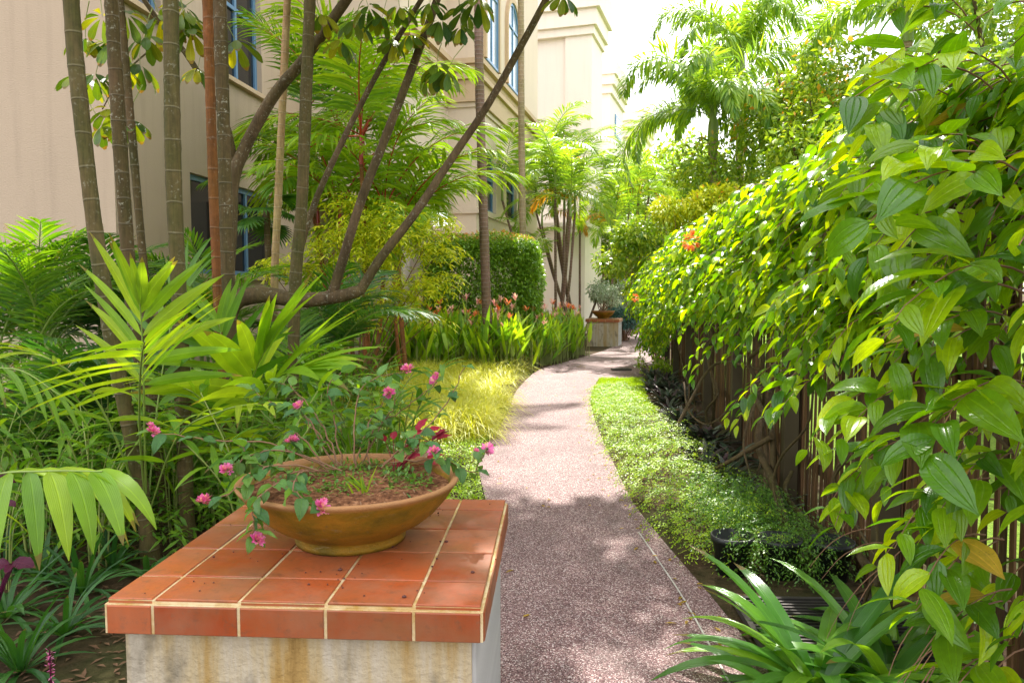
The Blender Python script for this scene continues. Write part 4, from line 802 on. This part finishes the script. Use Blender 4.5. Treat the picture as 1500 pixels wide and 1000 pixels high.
# ---------------------------------------------------------------- golden grass mound
rg = np.random.default_rng(61); b = MB()
def ledge(Y): return np.interp(Y, [p[1] for p in L_], [p[0] for p in L_])
for i in range(230):
    Y = 7.2+6.3*rg.random(); wmax = np.interp(Y, [7.2, 8.5, 11, 13.5], [.8, 1.6, 2.0, 2.0]); X = ledge(Y)-.12-wmax*rg.random(); n = 130; a = rg.random(n)*6.28; e = .5+.9*rg.random(n)
    b.blades(np.c_[X+rg.normal(size=n)*.07, Y+rg.normal(size=n)*.07, np.full(n, 0.)], np.c_[np.cos(a)*np.cos(e), np.sin(a)*np.cos(e), np.sin(e)], [0, 0, 1], .46+.2*rg.random(n), .009, 2.1, 5, 1, 'grass')
b.obj('golden_grass', M['goldgrass'], kind='stuff', label='mound of fine golden yellow grass arching over the left edge of the path', cat='grass')
# ---------------------------------------------------------------- parrot flower bed
rg = np.random.default_rng(71)
def parrot(seed, fl):
    r = np.random.default_rng(seed); t = thing('parrot_flower_plant', ['leafy parrot heliconia without a flower, in the bed left of the path', 'parrot heliconia with a single peach flower, in the bed left of the path', 'parrot heliconia with a peach and an orange flower, in the bed left of the path'][fl], 'flowering plant', (0, 0, 0), 0, 'parrot heliconias in the bed')
    b = MB(); n = 15
    for i in range(n):
        a = r.random()*6.28; e = 1.0+.5*r.random(); x, y = r.normal(size=2)*.1; b.blades([[x, y, .05+.35*r.random()]], [[math.cos(a)*math.cos(e), math.sin(a)*math.cos(e), math.sin(e)]], [math.cos(a), math.sin(a), .3], .32+.2*r.random(), .06+.02*r.random(), .8, 5, 2, 'lance', .3)
        b.tube([(x, y, 0), (x, y, .4)], [.006, .004], 4, 1, False)
    b.obj('leaves', [M['heli'], M['twigg']], t)
    for j in range(fl):
        x, y = r.normal(size=2)*.1; h = .62+.2*r.random(); s = MB(); s.tube([(x, y, 0), (x+.02, y, h)], [.005, .004], 5); s.obj('stalk', M['twigg'], t); f = MB(); n = 8
        a = r.random(n)*6.28; f.blades(np.c_[np.full(n, x+.02), np.full(n, y), h+.05*r.random(n)-.03], np.c_[np.cos(a)*.7, np.sin(a)*.7, .7+0*a], [0, 0, 1], .075, .02, .0, 3, 2, 'lance', .4); f.obj('flower', M['orange'] if j % 2 else M['peach'], t)
    return t
pv = [parrot(i, [1, 0, 2, 1, 0][i]) for i in range(5)]; used = [0]*5; cnt = 0
def put_parrot(x, y, s=1.):
    global cnt
    i = cnt % 5; cnt += 1; rz = rg.random()*6
    if not used[i]: used[i] = 1; pv[i].location = (x, y, 0); pv[i].rotation_euler = (0, 0, rz); pv[i].scale = (s, s, s)
    else: dup(pv[i], (x, y, 0), rz, s)
for i in range(150):
    Y = 13.9+4.6*rg.random(); x1 = min(ledge(Y)-.25, .085*Y); put_parrot(x1-2.3*rg.random()**1.3, Y, 1.1+.4*rg.random())
for i in range(70): put_parrot(-2.6+2.7*rg.random(), 12.9+1.5*rg.random(), 1.25+.4*rg.random())
# ---------------------------------------------------------------- clipped hedge
hg = thing('clipped_hedge', 'clipped green hedge block with orange new tips in front of the arched windows', 'hedge', (W(708, 400, 15.6)[0], 15.6, 0), -R(6))
rg = np.random.default_rng(81); b = MB(); n = 46000; hw, hd, z0_, z1_ = 1.22, .62, .55, 2.62
P = rg.uniform(-1, 1, (n, 3)); q4 = (np.abs(P)**5).sum(1)**.2; P = P/q4[:, None]*(1-.4*rg.random(n)[:, None]**1.3); lump = 1+.05*np.sin(P[:, 0]*7)*np.sin(P[:, 2]*6+1)
d = unit(P.copy()); P = P*lump[:, None]*[hw, hd, (z1_-z0_)/2]+[0, 0, (z0_+z1_)/2]
tip = (P[:, 2] > z1_-.16) & (rg.random(n) < .35); leafcloud(b, rg, P[~tip], d[~tip], .07, .55); leafcloud(b, rg, P[tip]+[0, 0, .04], d[tip], .06, .45, m=1)
b.obj('foliage', [M['hedge'], M['hedgetip']], hg, kind='stuff'); t = MB()
for x in (-.9, -.3, .35, .95): t = MB(); t.tube(spline([(x, 0, 0), (x+.03, .02, .4), (x, 0, 1.6)], 10), np.linspace(.045, .02, 10), 8); t.obj('stem', M['tH'], hg)
# ---------------------------------------------------------------- stems of the near palms on the left
def stem_pts(l): return [W(*p) for p in l]
def extend(pts, z): p, q_ = pts[-2], pts[-1]; d = (q_-p)/(q_[2]-p[2]); return pts+[q_+d*(z-q_[2])*.5, q_+d*(z-q_[2])]
YA = 3.95
def near_palm(label, px, r0, r1, mat, sp, kind, h, seed, nf=7):
    r0 *= .8; r1 *= .8; pts = stem_pts(px); pts[0][2] = 0; pts = extend(pts, h); return palm(label, pts, r0, r1, mat, sp, kind, nf, seed=seed)
near_palm('leftmost grey green ringed palm stem, leaning, left of the pedestal', [(222, 828, 3.95), (200, 680, 3.95), (165, 500, 3.95), (137, 320, 3.95), (112, 100, 3.95), (104, 0, 3.95)], .05, .045, M['tA'], .17, 'areca', 5.6, 1)
near_palm('second ringed palm stem from the left, slightly thinner', [(245, 760, 4.5), (228, 620, 4.5), (198, 480, 4.5), (182, 300, 4.5), (172, 150, 4.5), (163, 0, 4.5)], .05, .047, M['tB'], .16, 'areca', 5.2, 2)
near_palm('thick grey green palm stem, third from the left', [(275, 795, 4.2), (270, 650, 4.2), (263, 450, 4.2), (254, 250, 4.2), (250, 0, 4.2)], .053, .05, M['tA'], .18, 'areca', 6.2, 3)
near_palm('orange brown palm stem left of its speckled neighbour', [(330, 640, 5.2), (322, 500, 5.2), (316, 350, 5.2), (310, 200, 5.2), (304, 0, 5.2)], .043, .04, M['tO'], .22, 'areca', 6.4, 4)
near_palm('speckled grey brown palm stem touching the orange brown one', [(345, 690, 5.0), (341, 550, 5.0), (334, 400, 5.), (328, 200, 5.), (322, 0, 5.)], .054, .05, M['tB'], .15, 'areca', 5.8, 5)
near_palm('straight olive palm stem crossing in front of the thick branch', [(425, 570, 6.1), (432, 430, 6.1), (442, 300, 6.1), (448, 150, 6.1), (454, 0, 6.1)], .062, .055, M['tA'], .24, 'areca', 6.6, 6)
near_palm('thin yellow brown palm stem against the window edge', [(400, 520, 8.5), (402, 420, 8.5), (408, 280, 8.5), (414, 150, 8.5), (421, 0, 8.5)], .055, .05, M['tY'], .14, 'areca', 7.5, 7)
near_palm('dark speckled young palm stem behind the second stem', [(236, 700, 5.2), (215, 520, 5.2), (213, 420, 5.2), (205, 330, 5.2)], .035, .03, M['tB'], .14, 'areca', 5.0, 8, 5)
near_palm('slim ringed palm rising from the golden grass, purple brown bark', [(716, 560, 13.2), (711, 400, 13.2), (706, 250, 13.2), (702, 100, 13.2), (701, 0, 13.2)], .105, .09, M['tP'], .075, 'far', 8.2, 9, 9)
near_palm('slim tan palm stem behind the clipped hedge', [(768, 510, 17.4), (766, 350, 17.4), (764, 200, 17.4), (763, 0, 17.4)], .1, .085, M['tC'], .1, 'far', 9.6, 10, 9)
# ---------------------------------------------------------------- umbrella-leaved tree with the low horizontal limb
YH = 6.6
ut = thing('umbrella_tree', 'spreading tree with a low horizontal limb and four slanting branches', 'tree', (W(330, 560, YH)[0], YH, 0))
uo = np.array(ut.location)
def up(l): return [W(*p)-uo for p in l]
tr = MB(); P = [np.array([0, .1, -.05]), np.array([.0, .1, .6])]+up([(335, 455, YH), (380, 432, YH), (440, 440, YH), (500, 433, YH), (532, 424, YH)]); tr.tube(spline(P, 40), np.interp(np.linspace(0, 1, 40), [0, .4, .9, 1], [.10, .08, .055, .042]), 12, rough=.14, seed=2); tr.obj('trunk', M['tH'], ut)
brs = [([(330, 440, YH), (338, 330, YH), (345, 250, YH), (395, 150, YH), (455, 75, YH-.1), (515, -10, YH-.3), (600, -120, YH-.7)], .085, .05), ([(432, 435, YH), (437, 380, YH), (460, 300, YH), (505, 200, YH), (560, 95, YH-.1), (620, -5, YH-.2), (690, -120, YH-.4)], .045, .025),
       ([(487, 430, YH), (505, 370, YH), (530, 290, YH), (565, 200, YH), (600, 110, YH-.1), (640, 0, YH-.2), (680, -130, YH-.4)], .062, .04), ([(528, 425, YH), (560, 375, YH), (610, 310, YH), (660, 235, YH), (720, 145, YH-.1), (800, 0, YH-.3), (860, -120, YH-.6)], .06, .035),
       ([(345, 250, YH+.05), (330, 180, YH-.1), (280, 90, YH-.3), (225, 20, YH-.5), (170, -60, YH-.7)], .045, .02), ([(260, 70, YH-.4), (240, 60, YH-.5), (180, 110, YH-.7), (150, 160, YH-.8)], .014, .006)]
for pts, r0, r1 in brs: t = MB(); t.tube(spline(up(pts), 36), np.linspace(r0, r1, 36)*.74, 9, rough=.1, seed=int(r0*1e4)); t.obj('branch', M['tH'], ut)
uv = []
for v in range(4):
    r = np.random.default_rng(v); b = MB(); n = 9; a = np.arange(n)*2*np.pi/n+r.random(n)*.3; e = -.1-.5*r.random(n)
    D = np.c_[np.cos(a)*np.cos(e), np.sin(a)*np.cos(e), np.sin(e)]; b.blades(D*.03+[0, 0, 0], D, [0, 0, 1], .15+.06*r.random(n), .07, 1.1, 6, 2, 'obov', .18); 
    b.tube([(0, 0, .0), (.03, .02, .12), (.1, .06, .24)], [.0025, .003, .004], 5, 1); uv.append(b.mesh('leaf_cluster', [M['umb'], M['twigg']]))
rg = np.random.default_rng(91)
cls = [(165, 60, 5.4), (140, 110, 5.4), (125, 55, 5.4), (180, 100, 5.5), (120, 110, 5.6), (205, 95, 5.5), (215, 55, 5.4), (235, 25, 5.5), (162, 160, 5.4), (190, 175, 5.3), (150, 25, 5.3), (185, 20, 5.3), (268, 20, 5.6), (280, 45, 5.6), (290, 100, 5.9), (345, 60, 6), (270, 10, 5.8), (150, 185, 5.5),
       (560, 25, 6.2), (585, 10, 6.1), (600, 50, 6.3), (575, 60, 6.3), (540, 10, 6.2), (520, 30, 6.4), (675, 40, 6.2), (680, 15, 6.2), (640, 95, 6.2), (655, 105, 6.1), (628, 110, 6.3), (645, 30, 6.2), (700, 0, 6.), (630, 5, 6.1), (825, -5, 6.0), (500, 60, 6.3), (470, 20, 6.2)]
for (x, y, Y) in cls: link('leaf_cluster', uv[rg.integers(4)], ut, tuple(W(x, y, Y)-uo), (rg.normal()*.25, rg.normal()*.25, rg.random()*6), .8+.3*rg.random())
for i in range(330):  # crown clusters out of view, placed to thicken the shade on the path
    yy = 4.3+5.2*rg.random()**.7; p = np.array([rg.uniform(-2.3, 1.45), yy, rg.uniform(4.35+.5*max(0, yy-7), 6.3)]); link('leaf_cluster', uv[rg.integers(4)], ut, tuple(p-uo), (rg.normal()*.25, rg.normal()*.25, rg.random()*6), 1.3+.8*rg.random())
# ---------------------------------------------------------------- middle-left planting
wax = clump_palm('sealing wax palm with red leaf shafts, between the branches and the second building', (W(530, 500, 10.4)[0], 10.4, 0), 'wax', 4, 2.9, 6, 1.0, 12, M['tO'], .035, 'red shafted palms', 'sealing_wax_palm', .28, 0, M['redshaft'])
clump_palm('second red shafted palm, behind the left branches', (W(515, 500, 11.8)[0], 11.8, 0), 'waxd', 3, 3.4, 6, 1.0, 15, M['tO'], .035, 'red shafted palms', 'sealing_wax_palm', .22, 0, M['redshaft'])
clump_palm('low red shafted palm with fronds reaching right under the moulding', (W(600, 500, 11.0)[0], 11.0, 0), 'wax', 3, 1.7, 6, 1., 19, M['tO'], .03, 'red shafted palms', 'sealing_wax_palm', .3, 0, M['redshaft'])
fanp = thing('fan_palm', 'small fan palm in front of the ground floor window', 'palm', (W(393, 440, 9.6)[0], 9.6, 0)); b = MB(); b.tube([(0, 0, 0), (.02, 0, 1.4), (0, 0, 2.5)], [.05, .045, .04], 8); b.obj('trunk', M['tB'], fanp)
fb = MB(); n = 22; a = np.linspace(-1.9, 1.9, n); D = np.c_[np.sin(a), np.cos(a), 0*a+.1]; fb.blades(np.array([[0, .25, 0.]]).repeat(n, 0), D, [0, 0, 1], .3, .035, .7, 4, 2, 'lance', .4); fb.tube([(0, 0, 0), (0, .25, 0)], .005, 4, 1); fbm = fb.mesh('fan_leaf', [M['palmd'], M['rachis']])
for i in range(8): a = i*2.4; link('fan_leaf', fbm, fanp, (0, 0, 2.45+.05*(i % 3)), (R(-40+i*9), 0, a), 1.1)
gl = [(*(W(x, y, Y)-np.array([W(520, 500, 9.2)[0], 9.2, 0])), r*1.3, r*1.3, r*1.0) for x, y, Y, r in ((500, 300, 9.4, .14), (510, 340, 9.3, .22), (470, 360, 9.2, .2), (560, 330, 9.2, .28), (600, 350, 9.1, .25), (540, 380, 9.2, .3), (640, 370, 9.3, .22), (620, 420, 9.1, .24), (580, 440, 9.1, .28), (530, 460, 9.2, .2), (650, 410, 9.3, .14), (410, 390, 8.9, .12), (400, 400, 8.9, .1), (420, 405, 9., .12), (450, 390, 9., .15), (640, 330, 9.2, .14), (630, 470, 9.1, .12))]
gs = thing('golden_shrub', 'golden leaved shrub glowing behind the forked branches', 'shrub', (W(520, 500, 9.2)[0], 9.2, 0)); b = MB()
for l in gl: e = np.array(l[:3]); b.tube(spline([(0, 0, 0), e*[.4, .4, .5], e], 10), np.linspace(.014, .004, 10), 5)
b.obj('branches', M['twig'], gs, kind='stuff'); b = MB(); P, d = lump_points(rg, 950, gl, 1.); sprigs(b, rg, P, .28, .09, 1.7, 11, wd=.26); b.obj('foliage', M['gold'], gs, kind='stuff')
# near broad-leaved palms: each frond with its own leaflets
rg = np.random.default_rng(101)
def broad_frond(root, pts, n, ll, lw, mat, vee=.1, grav=.7, ang=(70, 20), upv=(0, 0, 1), start=.25, flip=1, prof='lance'):
    o0 = np.array(root.location); Q = spline([W(*p)-o0 for p in pts], 24); f = MB(); f.tube(Q, np.linspace(.006, .0025, 24), 6); fo = f.obj('frond', M['rachis'], root)
    for i in range(n):
        s = start+(1-start)*i/(n-1); k = min(22, int(s*23)); T = unit(Q[k+1]-Q[k]); B = unit(np.cross(T, upv)); Nn = np.cross(B, T)
        for sg in (-1, 1):
            a = R(np.interp(s, [start, 1], ang))+rg.normal()*.08; D = T*math.cos(a)+math.sin(a)*(sg*B*math.cos(vee)+Nn*math.sin(vee)); l = ll*(.55+.5*math.sin(math.pi*min(1, s*.8+.1)))*(.9+.2*rg.random())
            b = MB(); b.blades([Q[k]], [D], [Nn], l, lw*(.85+.3*rg.random()), grav*(.7+.6*rg.random()), 8, 4, prof, .22); b.obj('leaflet', mat, fo)
bp1 = thing('broadleaf_palm', 'bright broad leaflet palm in front of the ringed stems, left', 'palm', (*G(215, 760)[:2], 0), 0, 'broad leaved palms')
broad_frond(bp1, [(215, 760, 4.0), (212, 640, 3.8), (210, 540, 3.6), (207, 470, 3.5), (205, 445, 3.45)], 8, .46, .055, M['palmy'], .5, .35, (75, 10), (0, 1, .1), .45)
broad_frond(bp1, [(215, 760, 4.0), (205, 640, 3.6), (205, 560, 3.2), (208, 520, 2.9), (212, 500, 2.7)], 9, .42, .036, M['palmy'], .35, .35, (80, 35), (0, -.6, .8), .5)
broad_frond(bp1, [(215, 760, 4.0), (150, 600, 3.7), (80, 530, 3.5), (10, 520, 3.4), (-60, 560, 3.3)], 10, .4, .034, M['palmy'], .2, .7)
broad_frond(bp1, [(215, 760, 4.0), (260, 640, 3.7), (330, 600, 3.4), (390, 590, 3.2)], 8, .34, .034, M['palmy'], .2, .6)
broad_frond(bp1, [(215, 760, 4.0), (230, 600, 4.2), (250, 480, 4.3), (275, 400, 4.4)], 8, .42, .045, M['palm'], .3, .5)
bp2 = thing('broadleaf_palm', 'pale broad leaflet palm fanning to the right behind the bowl', 'palm', (*G(365, 720)[:2], 0), 0, 'broad leaved palms')
broad_frond(bp2, [(365, 720, 4.6), (362, 620, 4.4), (368, 560, 4.3), (390, 510, 4.2)], 8, .72, .095, M['palmy'], .4, .5, (60, 5), (-.5, 0, .8), .5)
broad_frond(bp2, [(365, 720, 4.6), (370, 620, 4.3), (400, 560, 4.1), (440, 540, 4.0)], 8, .66, .085, M['palmy'], .3, .5, (60, 5), (-.3, -.2, .9), .45)
broad_frond(bp2, [(365, 720, 4.6), (350, 600, 4.4), (330, 520, 4.3), (320, 470, 4.3)], 8, .42, .05, M['palm'], .3, .5, (70, 20), (0, -.5, .8))
broad_frond(bp2, [(365, 720, 4.6), (400, 640, 4.4), (470, 610, 4.2), (540, 600, 4.1)], 9, .4, .045, M['palmy'], .3, .7)
broad_frond(bp2, [(365, 720, 4.6), (330, 640, 4.2), (290, 580, 4.), (240, 560, 3.9)], 9, .36, .034, M['palmy'], .3, .7)
bp3 = thing('broadleaf_palm', 'drooping broad leaflet frond nearest the camera at the left edge', 'palm', (-2.3, 3.0, 0), 0, 'broad leaved palms')
broad_frond(bp3, [(-160, 900, 3.), (-100, 760, 2.8), (-20, 700, 2.6), (60, 690, 2.45), (150, 690, 2.35)], 9, .42, .065, M['palmy'], .1, 1.8, (65, 12), (0, -.2, 1), .3)
broad_frond(bp3, [(-160, 900, 3.), (-120, 660, 3.), (-60, 560, 3.), (20, 540, 3.), (90, 580, 3.)], 9, .32, .03, M['palm'], .1, 1.3)
# feather palms against the left wall
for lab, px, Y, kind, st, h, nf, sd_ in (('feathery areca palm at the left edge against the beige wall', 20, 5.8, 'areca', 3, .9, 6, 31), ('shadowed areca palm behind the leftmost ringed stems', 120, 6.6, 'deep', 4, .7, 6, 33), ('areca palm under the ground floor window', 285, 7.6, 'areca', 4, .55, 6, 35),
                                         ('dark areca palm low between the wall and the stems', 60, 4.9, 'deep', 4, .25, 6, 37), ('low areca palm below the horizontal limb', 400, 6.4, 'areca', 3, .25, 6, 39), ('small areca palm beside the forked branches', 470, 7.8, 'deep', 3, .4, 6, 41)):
    clump_palm(lab, (W(px, 400, Y)[0], Y, 0), kind, st, h, nf, .85, sd_)
# ginger-like stems filling the bed
rg = np.random.default_rng(111)
def ginger(seed):
    r = np.random.default_rng(seed); t = thing('ginger_plant', 'leafy green ginger plant in the bed behind the pedestal', 'plant', (0, 0, 0), 0, 'leafy ginger plants in the left bed'); b = MB()
    for s in range(6):
        a = r.random()*6.28; h = .6+.45*r.random(); Q = spline([(.05*math.cos(a), .05*math.sin(a), 0), (.12*math.cos(a), .12*math.sin(a), h*.6), (.35*math.cos(a), .35*math.sin(a), h)], 12); b.tube(Q, np.linspace(.006, .003, 12), 5, 1)
        for k in range(3, 12):
            T = unit(Q[min(11, k+1)]-Q[k-1]); B = unit(np.cross(T, [0, 0, 1])+r.normal(size=3)*.2); sg = 1 if k % 2 else -1; b.blades([Q[k]], [T*.7+B*sg*.7], [[0, 0, 1]], .22+.1*r.random(), .035+.012*r.random(), .9, 5, 2, 'lance', .25)
    b.obj('leaves', [M['ginger'], M['twigg']], t); return t
gv = [ginger(200+i) for i in range(5)]
spots = [(-1.75, 5.0), (-1.2, 4.6), (-2.5, 4.6), (-.75, 4.9), (-3.0, 5.2)]
for g_, (x, y) in zip(gv, spots): g_.location = (x, y, 0)
for i in range(62):
    Y = 3.5+5.2*rg.random(); X = rg.uniform(-3.6*Y/5, -.85-.1*rg.random()-.12*max(0, Y-6)); 
    if X > -.9 and Y > 5.2: continue
    dup(gv[i % 5], (X, Y, 0), rg.random()*6, .6+.35*rg.random(), 'leafy ginger plant low between the ringed palm stems' if Y < 5.4 else 'leafy ginger plant at the back of the left bed under the low limb')
# strap plants at the lower left
for i, (px, py, n_, s) in enumerate(((30, 985, 26, 1.), (95, 930, 22, .9), (10, 905, 24, 1.), (120, 870, 26, .95), (60, 850, 24, .9), (165, 835, 20, .8), (5, 830, 24, .9), (215, 850, 12, .5))):
    g = G(px, py); rosette(['dark strap leaved clump in the bottom left corner', 'dark strap leaved clump beside the pedestal corner', 'dark strap leaved clump at the left edge below the purple leaf', 'dark strap leaved clump left of the leaning palm stem', 'dark strap leaved clump under the drooping frond', 'dark strap leaved clump at the foot of the leaning palm stem', 'dark strap leaved clump at the left edge behind the purple leaf', 'small dark strap leaved tuft behind the pedestal'][i], (g[0], g[1], 0), M['liriope'], n_, .36*s, .026, 1.2, 300+i, 'strap_plant', 'plant', 'dark strap leaved clumps on the left', indiv=True, nseg=6, elev=1.1)
pl = thing('purple_coleus', 'deep purple coleus leaf at the left edge above the strap plants', 'plant', tuple(W(-40, 900, 2.6)*[1, 1, 0]))
b = MB(); b.blades([[0, 0, 0]], [[0, 1, .1]], [[0, 0, 1]], 1., .62, .5, 8, 4, 'ovate', .2, wave=.2); pm_ = b.mesh('leaf', M['purple']); st = MB()
for x, y, dx, dy, s in ((20, 822, .9, -.2, .09), (15, 825, -.7, -.3, .09), (10, 735, .6, -.3, .05), (-10, 700, .7, 0, .08), (20, 826, .1, -.8, .06)):
    p = W(x, y, 2.6)-np.array(pl.location); o = link('leaf', pm_, pl, tuple(p), None, s); orient(o, (dx, dy, -.05), (0, -.5, 1)); st.tube(spline([(0, 0, 0), p*.6+[0, 0, .05], p], 8), .004, 5)
st.obj('stems', M['purple'], pl)
sp_ = thing('flower_spike', 'purple flower spike with a red leaf in the bottom left corner', 'flower', (*W(74, 985, 2.55)[:2], 0)); zt_ = W(76, 950, 2.55)[2]; b = MB(); b.tube([(0, 0, 0), (.0, 0, zt_)], .003, 5); b.obj('stalk', M['purple'], sp_)
b = MB(); n = 60; a = rg.random(n)*6.28; h = zt_-.12*rg.random(n); b.blades(np.c_[rg.normal(size=(n, 2))*.003, h], np.c_[np.cos(a), np.sin(a), rg.normal(size=n)*.6], [.1, 0, 1], .009+.007*rg.random(n), .006, 0., 2, 2, 'obov'); b.obj('florets', M['pink'], sp_)
# litter and low growth on the left soil
n = 5000; Y = 2.2+8*rg.random(n); X = -.95-3.6*rg.random(n)*Y/5; b = MB(); b.blades(np.c_[X, Y, .006+.01*rg.random(n)], unit(rg.normal(size=(n, 3))*[1, 1, .15]), [0, 0, 1], .03+.05*rg.random(n), .018, .2, 2, 2, 'ovate', .3); b.obj('leaf_litter', plain('brown_dead_leaf', (.16, .08, .04), .8, var=.5), kind='stuff', label='brown dead leaves scattered over the left bed', cat='leaf litter')
n = 190; Y = 2.3+13*rg.random(n); X = np.where(rg.random(n) < .75, redge(Y)-.02-.18*rg.random(n)**1.5, redge(Y)-1.0*rg.random(n)); b = MB(); b.blades(np.c_[X, Y, np.full(n, .017)], unit(rg.normal(size=(n, 3))*[1, 1, .1]), [0, 0, 1], .02+.04*rg.random(n), .015, .1, 3, 2, 'ovate', .3); b.obj('fallen_leaves', M['vine_old'], kind='stuff', label='small yellow and brown leaves fallen on the path', cat='fallen leaves')
n = 6000; Y = 4+10*rg.random(n)**.8; X = -1.-4.5*rg.random(n)*Y/6; b = MB(); sprigs(b, rg, np.c_[X, Y, .02+.12*rg.random(n)], .25, .05, 1.2, 8, wd=.35); m_ = 1400; Y = 3.9+3.6*rg.random(m_); X = -1.25-2.2*rg.random(m_)*Y/4; sprigs(b, rg, np.c_[X, Y, .02+.3*rg.random(m_)], .34, .085, 1.3, 8, wd=.24); b.obj('undergrowth', M['ginger'], kind='stuff', label='mixed green undergrowth filling the left bed', cat='undergrowth')
# ---------------------------------------------------------------- far planting
for lab, px, Y, st, h, nf, fs, sd_ in (('tall areca clump in front of the cream tower, nearest of three', 815, 19.5, 8, 3.6, 7, 1.0, 51), ('second tall areca clump, just right of the first', 850, 23.5, 7, 3.9, 7, 1.1, 52), ('areca clump in front of the farthest tower', 905, 26, 7, 3.6, 6, 1.1, 53),
                                       ('low areca palm under the arched windows', 752, 19.2, 3, 1.5, 5, .7, 54)):
    clump_palm(lab, (W(px, 400, Y)[0], Y, 0), 'far', st, h*1.2, nf-2, fs*1.1, sd_, M['tP'], .04, 'areca clumps beyond the hedge', 'areca_palm', .42)
for lab, px, py, Y, sd_, n_ in (('drooping foxtail palm, front one of the pair over the path', 1045, 165, 17, 61, 14), ('taller foxtail palm behind, its crown against the sky', 1085, 70, 19.5, 62, 14), ('foxtail palm crown at the top right behind the leafy tree', 1330, 15, 15, 63, 11)):
    c = W(px, py, Y); palm(lab, [np.array([c[0]+.1, Y, 0]), np.array([c[0]+.05, Y, c[2]*.5]), np.array([c[0], Y, c[2]-.6])], .13, .1, M['tC'], .12, 'foxtail', n_, seed=sd_, fs=1.15, name='foxtail_palm', group='foxtail palms')
broad_tree('bright leafy tree behind the vine, largest on the right', (6.6, 15.5, 0), 6, rlumps(71, 22, (0, 0, 3.9), (2.3, 1.6, 1.9), (1., 1., .75)), 26000, .13, M['tree'], 71, tipmat=M['orange_leaf'], tips=500, group='trees behind the vine')
broad_tree('lower leafy tree just beyond the vine, beside the foxtail palms', (7.9, 20, 0), 5, rlumps(72, 16, (0, 0, 3.2), (1.8, 1.5, 1.5), (1., 1., .7)), 17000, .14, M['tree'], 72, group='trees behind the vine')
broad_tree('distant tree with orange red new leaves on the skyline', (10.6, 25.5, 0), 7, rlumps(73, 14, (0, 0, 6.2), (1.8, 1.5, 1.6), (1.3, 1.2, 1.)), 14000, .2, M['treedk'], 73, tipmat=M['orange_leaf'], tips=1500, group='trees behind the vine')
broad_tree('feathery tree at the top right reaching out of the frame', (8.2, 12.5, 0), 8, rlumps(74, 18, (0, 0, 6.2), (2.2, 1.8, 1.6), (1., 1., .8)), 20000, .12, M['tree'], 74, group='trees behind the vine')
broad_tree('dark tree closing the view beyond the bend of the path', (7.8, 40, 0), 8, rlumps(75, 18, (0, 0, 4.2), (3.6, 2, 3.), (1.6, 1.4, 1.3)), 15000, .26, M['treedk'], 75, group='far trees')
broad_tree('pale green tree beside the farthest tower', (5.2, 30.5, 0), 8, rlumps(76, 14, (0, 0, 3.), (1.6, 1.5, 2.2), (.9, .9, .9)), 13000, .18, M['tree'], 76, group='far trees')
broad_tree('leafy tree standing behind the foxtail palms', (10.5, 33, 0), 9, rlumps(77, 18, (0, 0, 4.5), (3.8, 2, 3.0), (1.6, 1.4, 1.3)), 15000, .25, M['tree'], 77, group='far trees')
broad_tree('wide leafy tree at the right behind the fence', (5.2, 8.2, 0), 5, rlumps(78, 18, (0, 0, 2.6), (1.6, 2.2, 1.2), (.8, .9, .6)), 20000, .1, M['tree'], 78, group='trees behind the vine')
broad_tree('tall shade tree overhanging the path from outside the right edge', (4.2, 1.2, 0), 6, rlumps(79, 17, (-3.1, 3.9, 4.85), (1.9, 1.3, .45), (.6, .6, .35)), 6500, .13, M['tree'], 79, group='shade trees', limbs=4)
for lab, px, py, Y, n_, sz, mat, nm, r_ in (('white variegated shrub at the far end of the vine', 908, 440, 23.5, 3800, .09, 'silver', 'variegated_shrub', .75), ('dark bluish shrub behind the distant pedestal', 915, 465, 22, 1500, .12, 'blue', 'blue_shrub', .45), ('low green hedge plant across the end of the path', 935, 475, 34, 2500, .14, 'hedge', 'low_shrub', 1.2),
                                            ('yellow green shrub at the far end of the fence', 960, 545, 12.9, 1200, .05, 'ground', 'low_shrub', .28), ('loose orange tinged bush under the foxtail palms', 1020, 310, 14.5, 4500, .1, 'gold', 'loose_bush', .6), ('leafy bush where the fence ends', 965, 380, 15.6, 6500, .11, 'tree', 'leafy_bush', 1.1)):
    c = W(px, py, Y); bush(lab, (c[0], Y, 0), rlumps(int(px), 10, (0, 0, max(r_*.6, c[2])), (r_, r_*.6, r_*.55), (r_*.5, r_*.5, r_*.4)), n_, sz, M[mat], int(px), name=nm, twigs=24, tipmat=M['orange_leaf'], tips=60 if mat == 'gold' else 0)
tot = sum(len(o.data.polygons)*2 for o in S.objects if o.type == 'MESH'); print('approx tris incl. shared', tot, 'objects', len(S.objects))
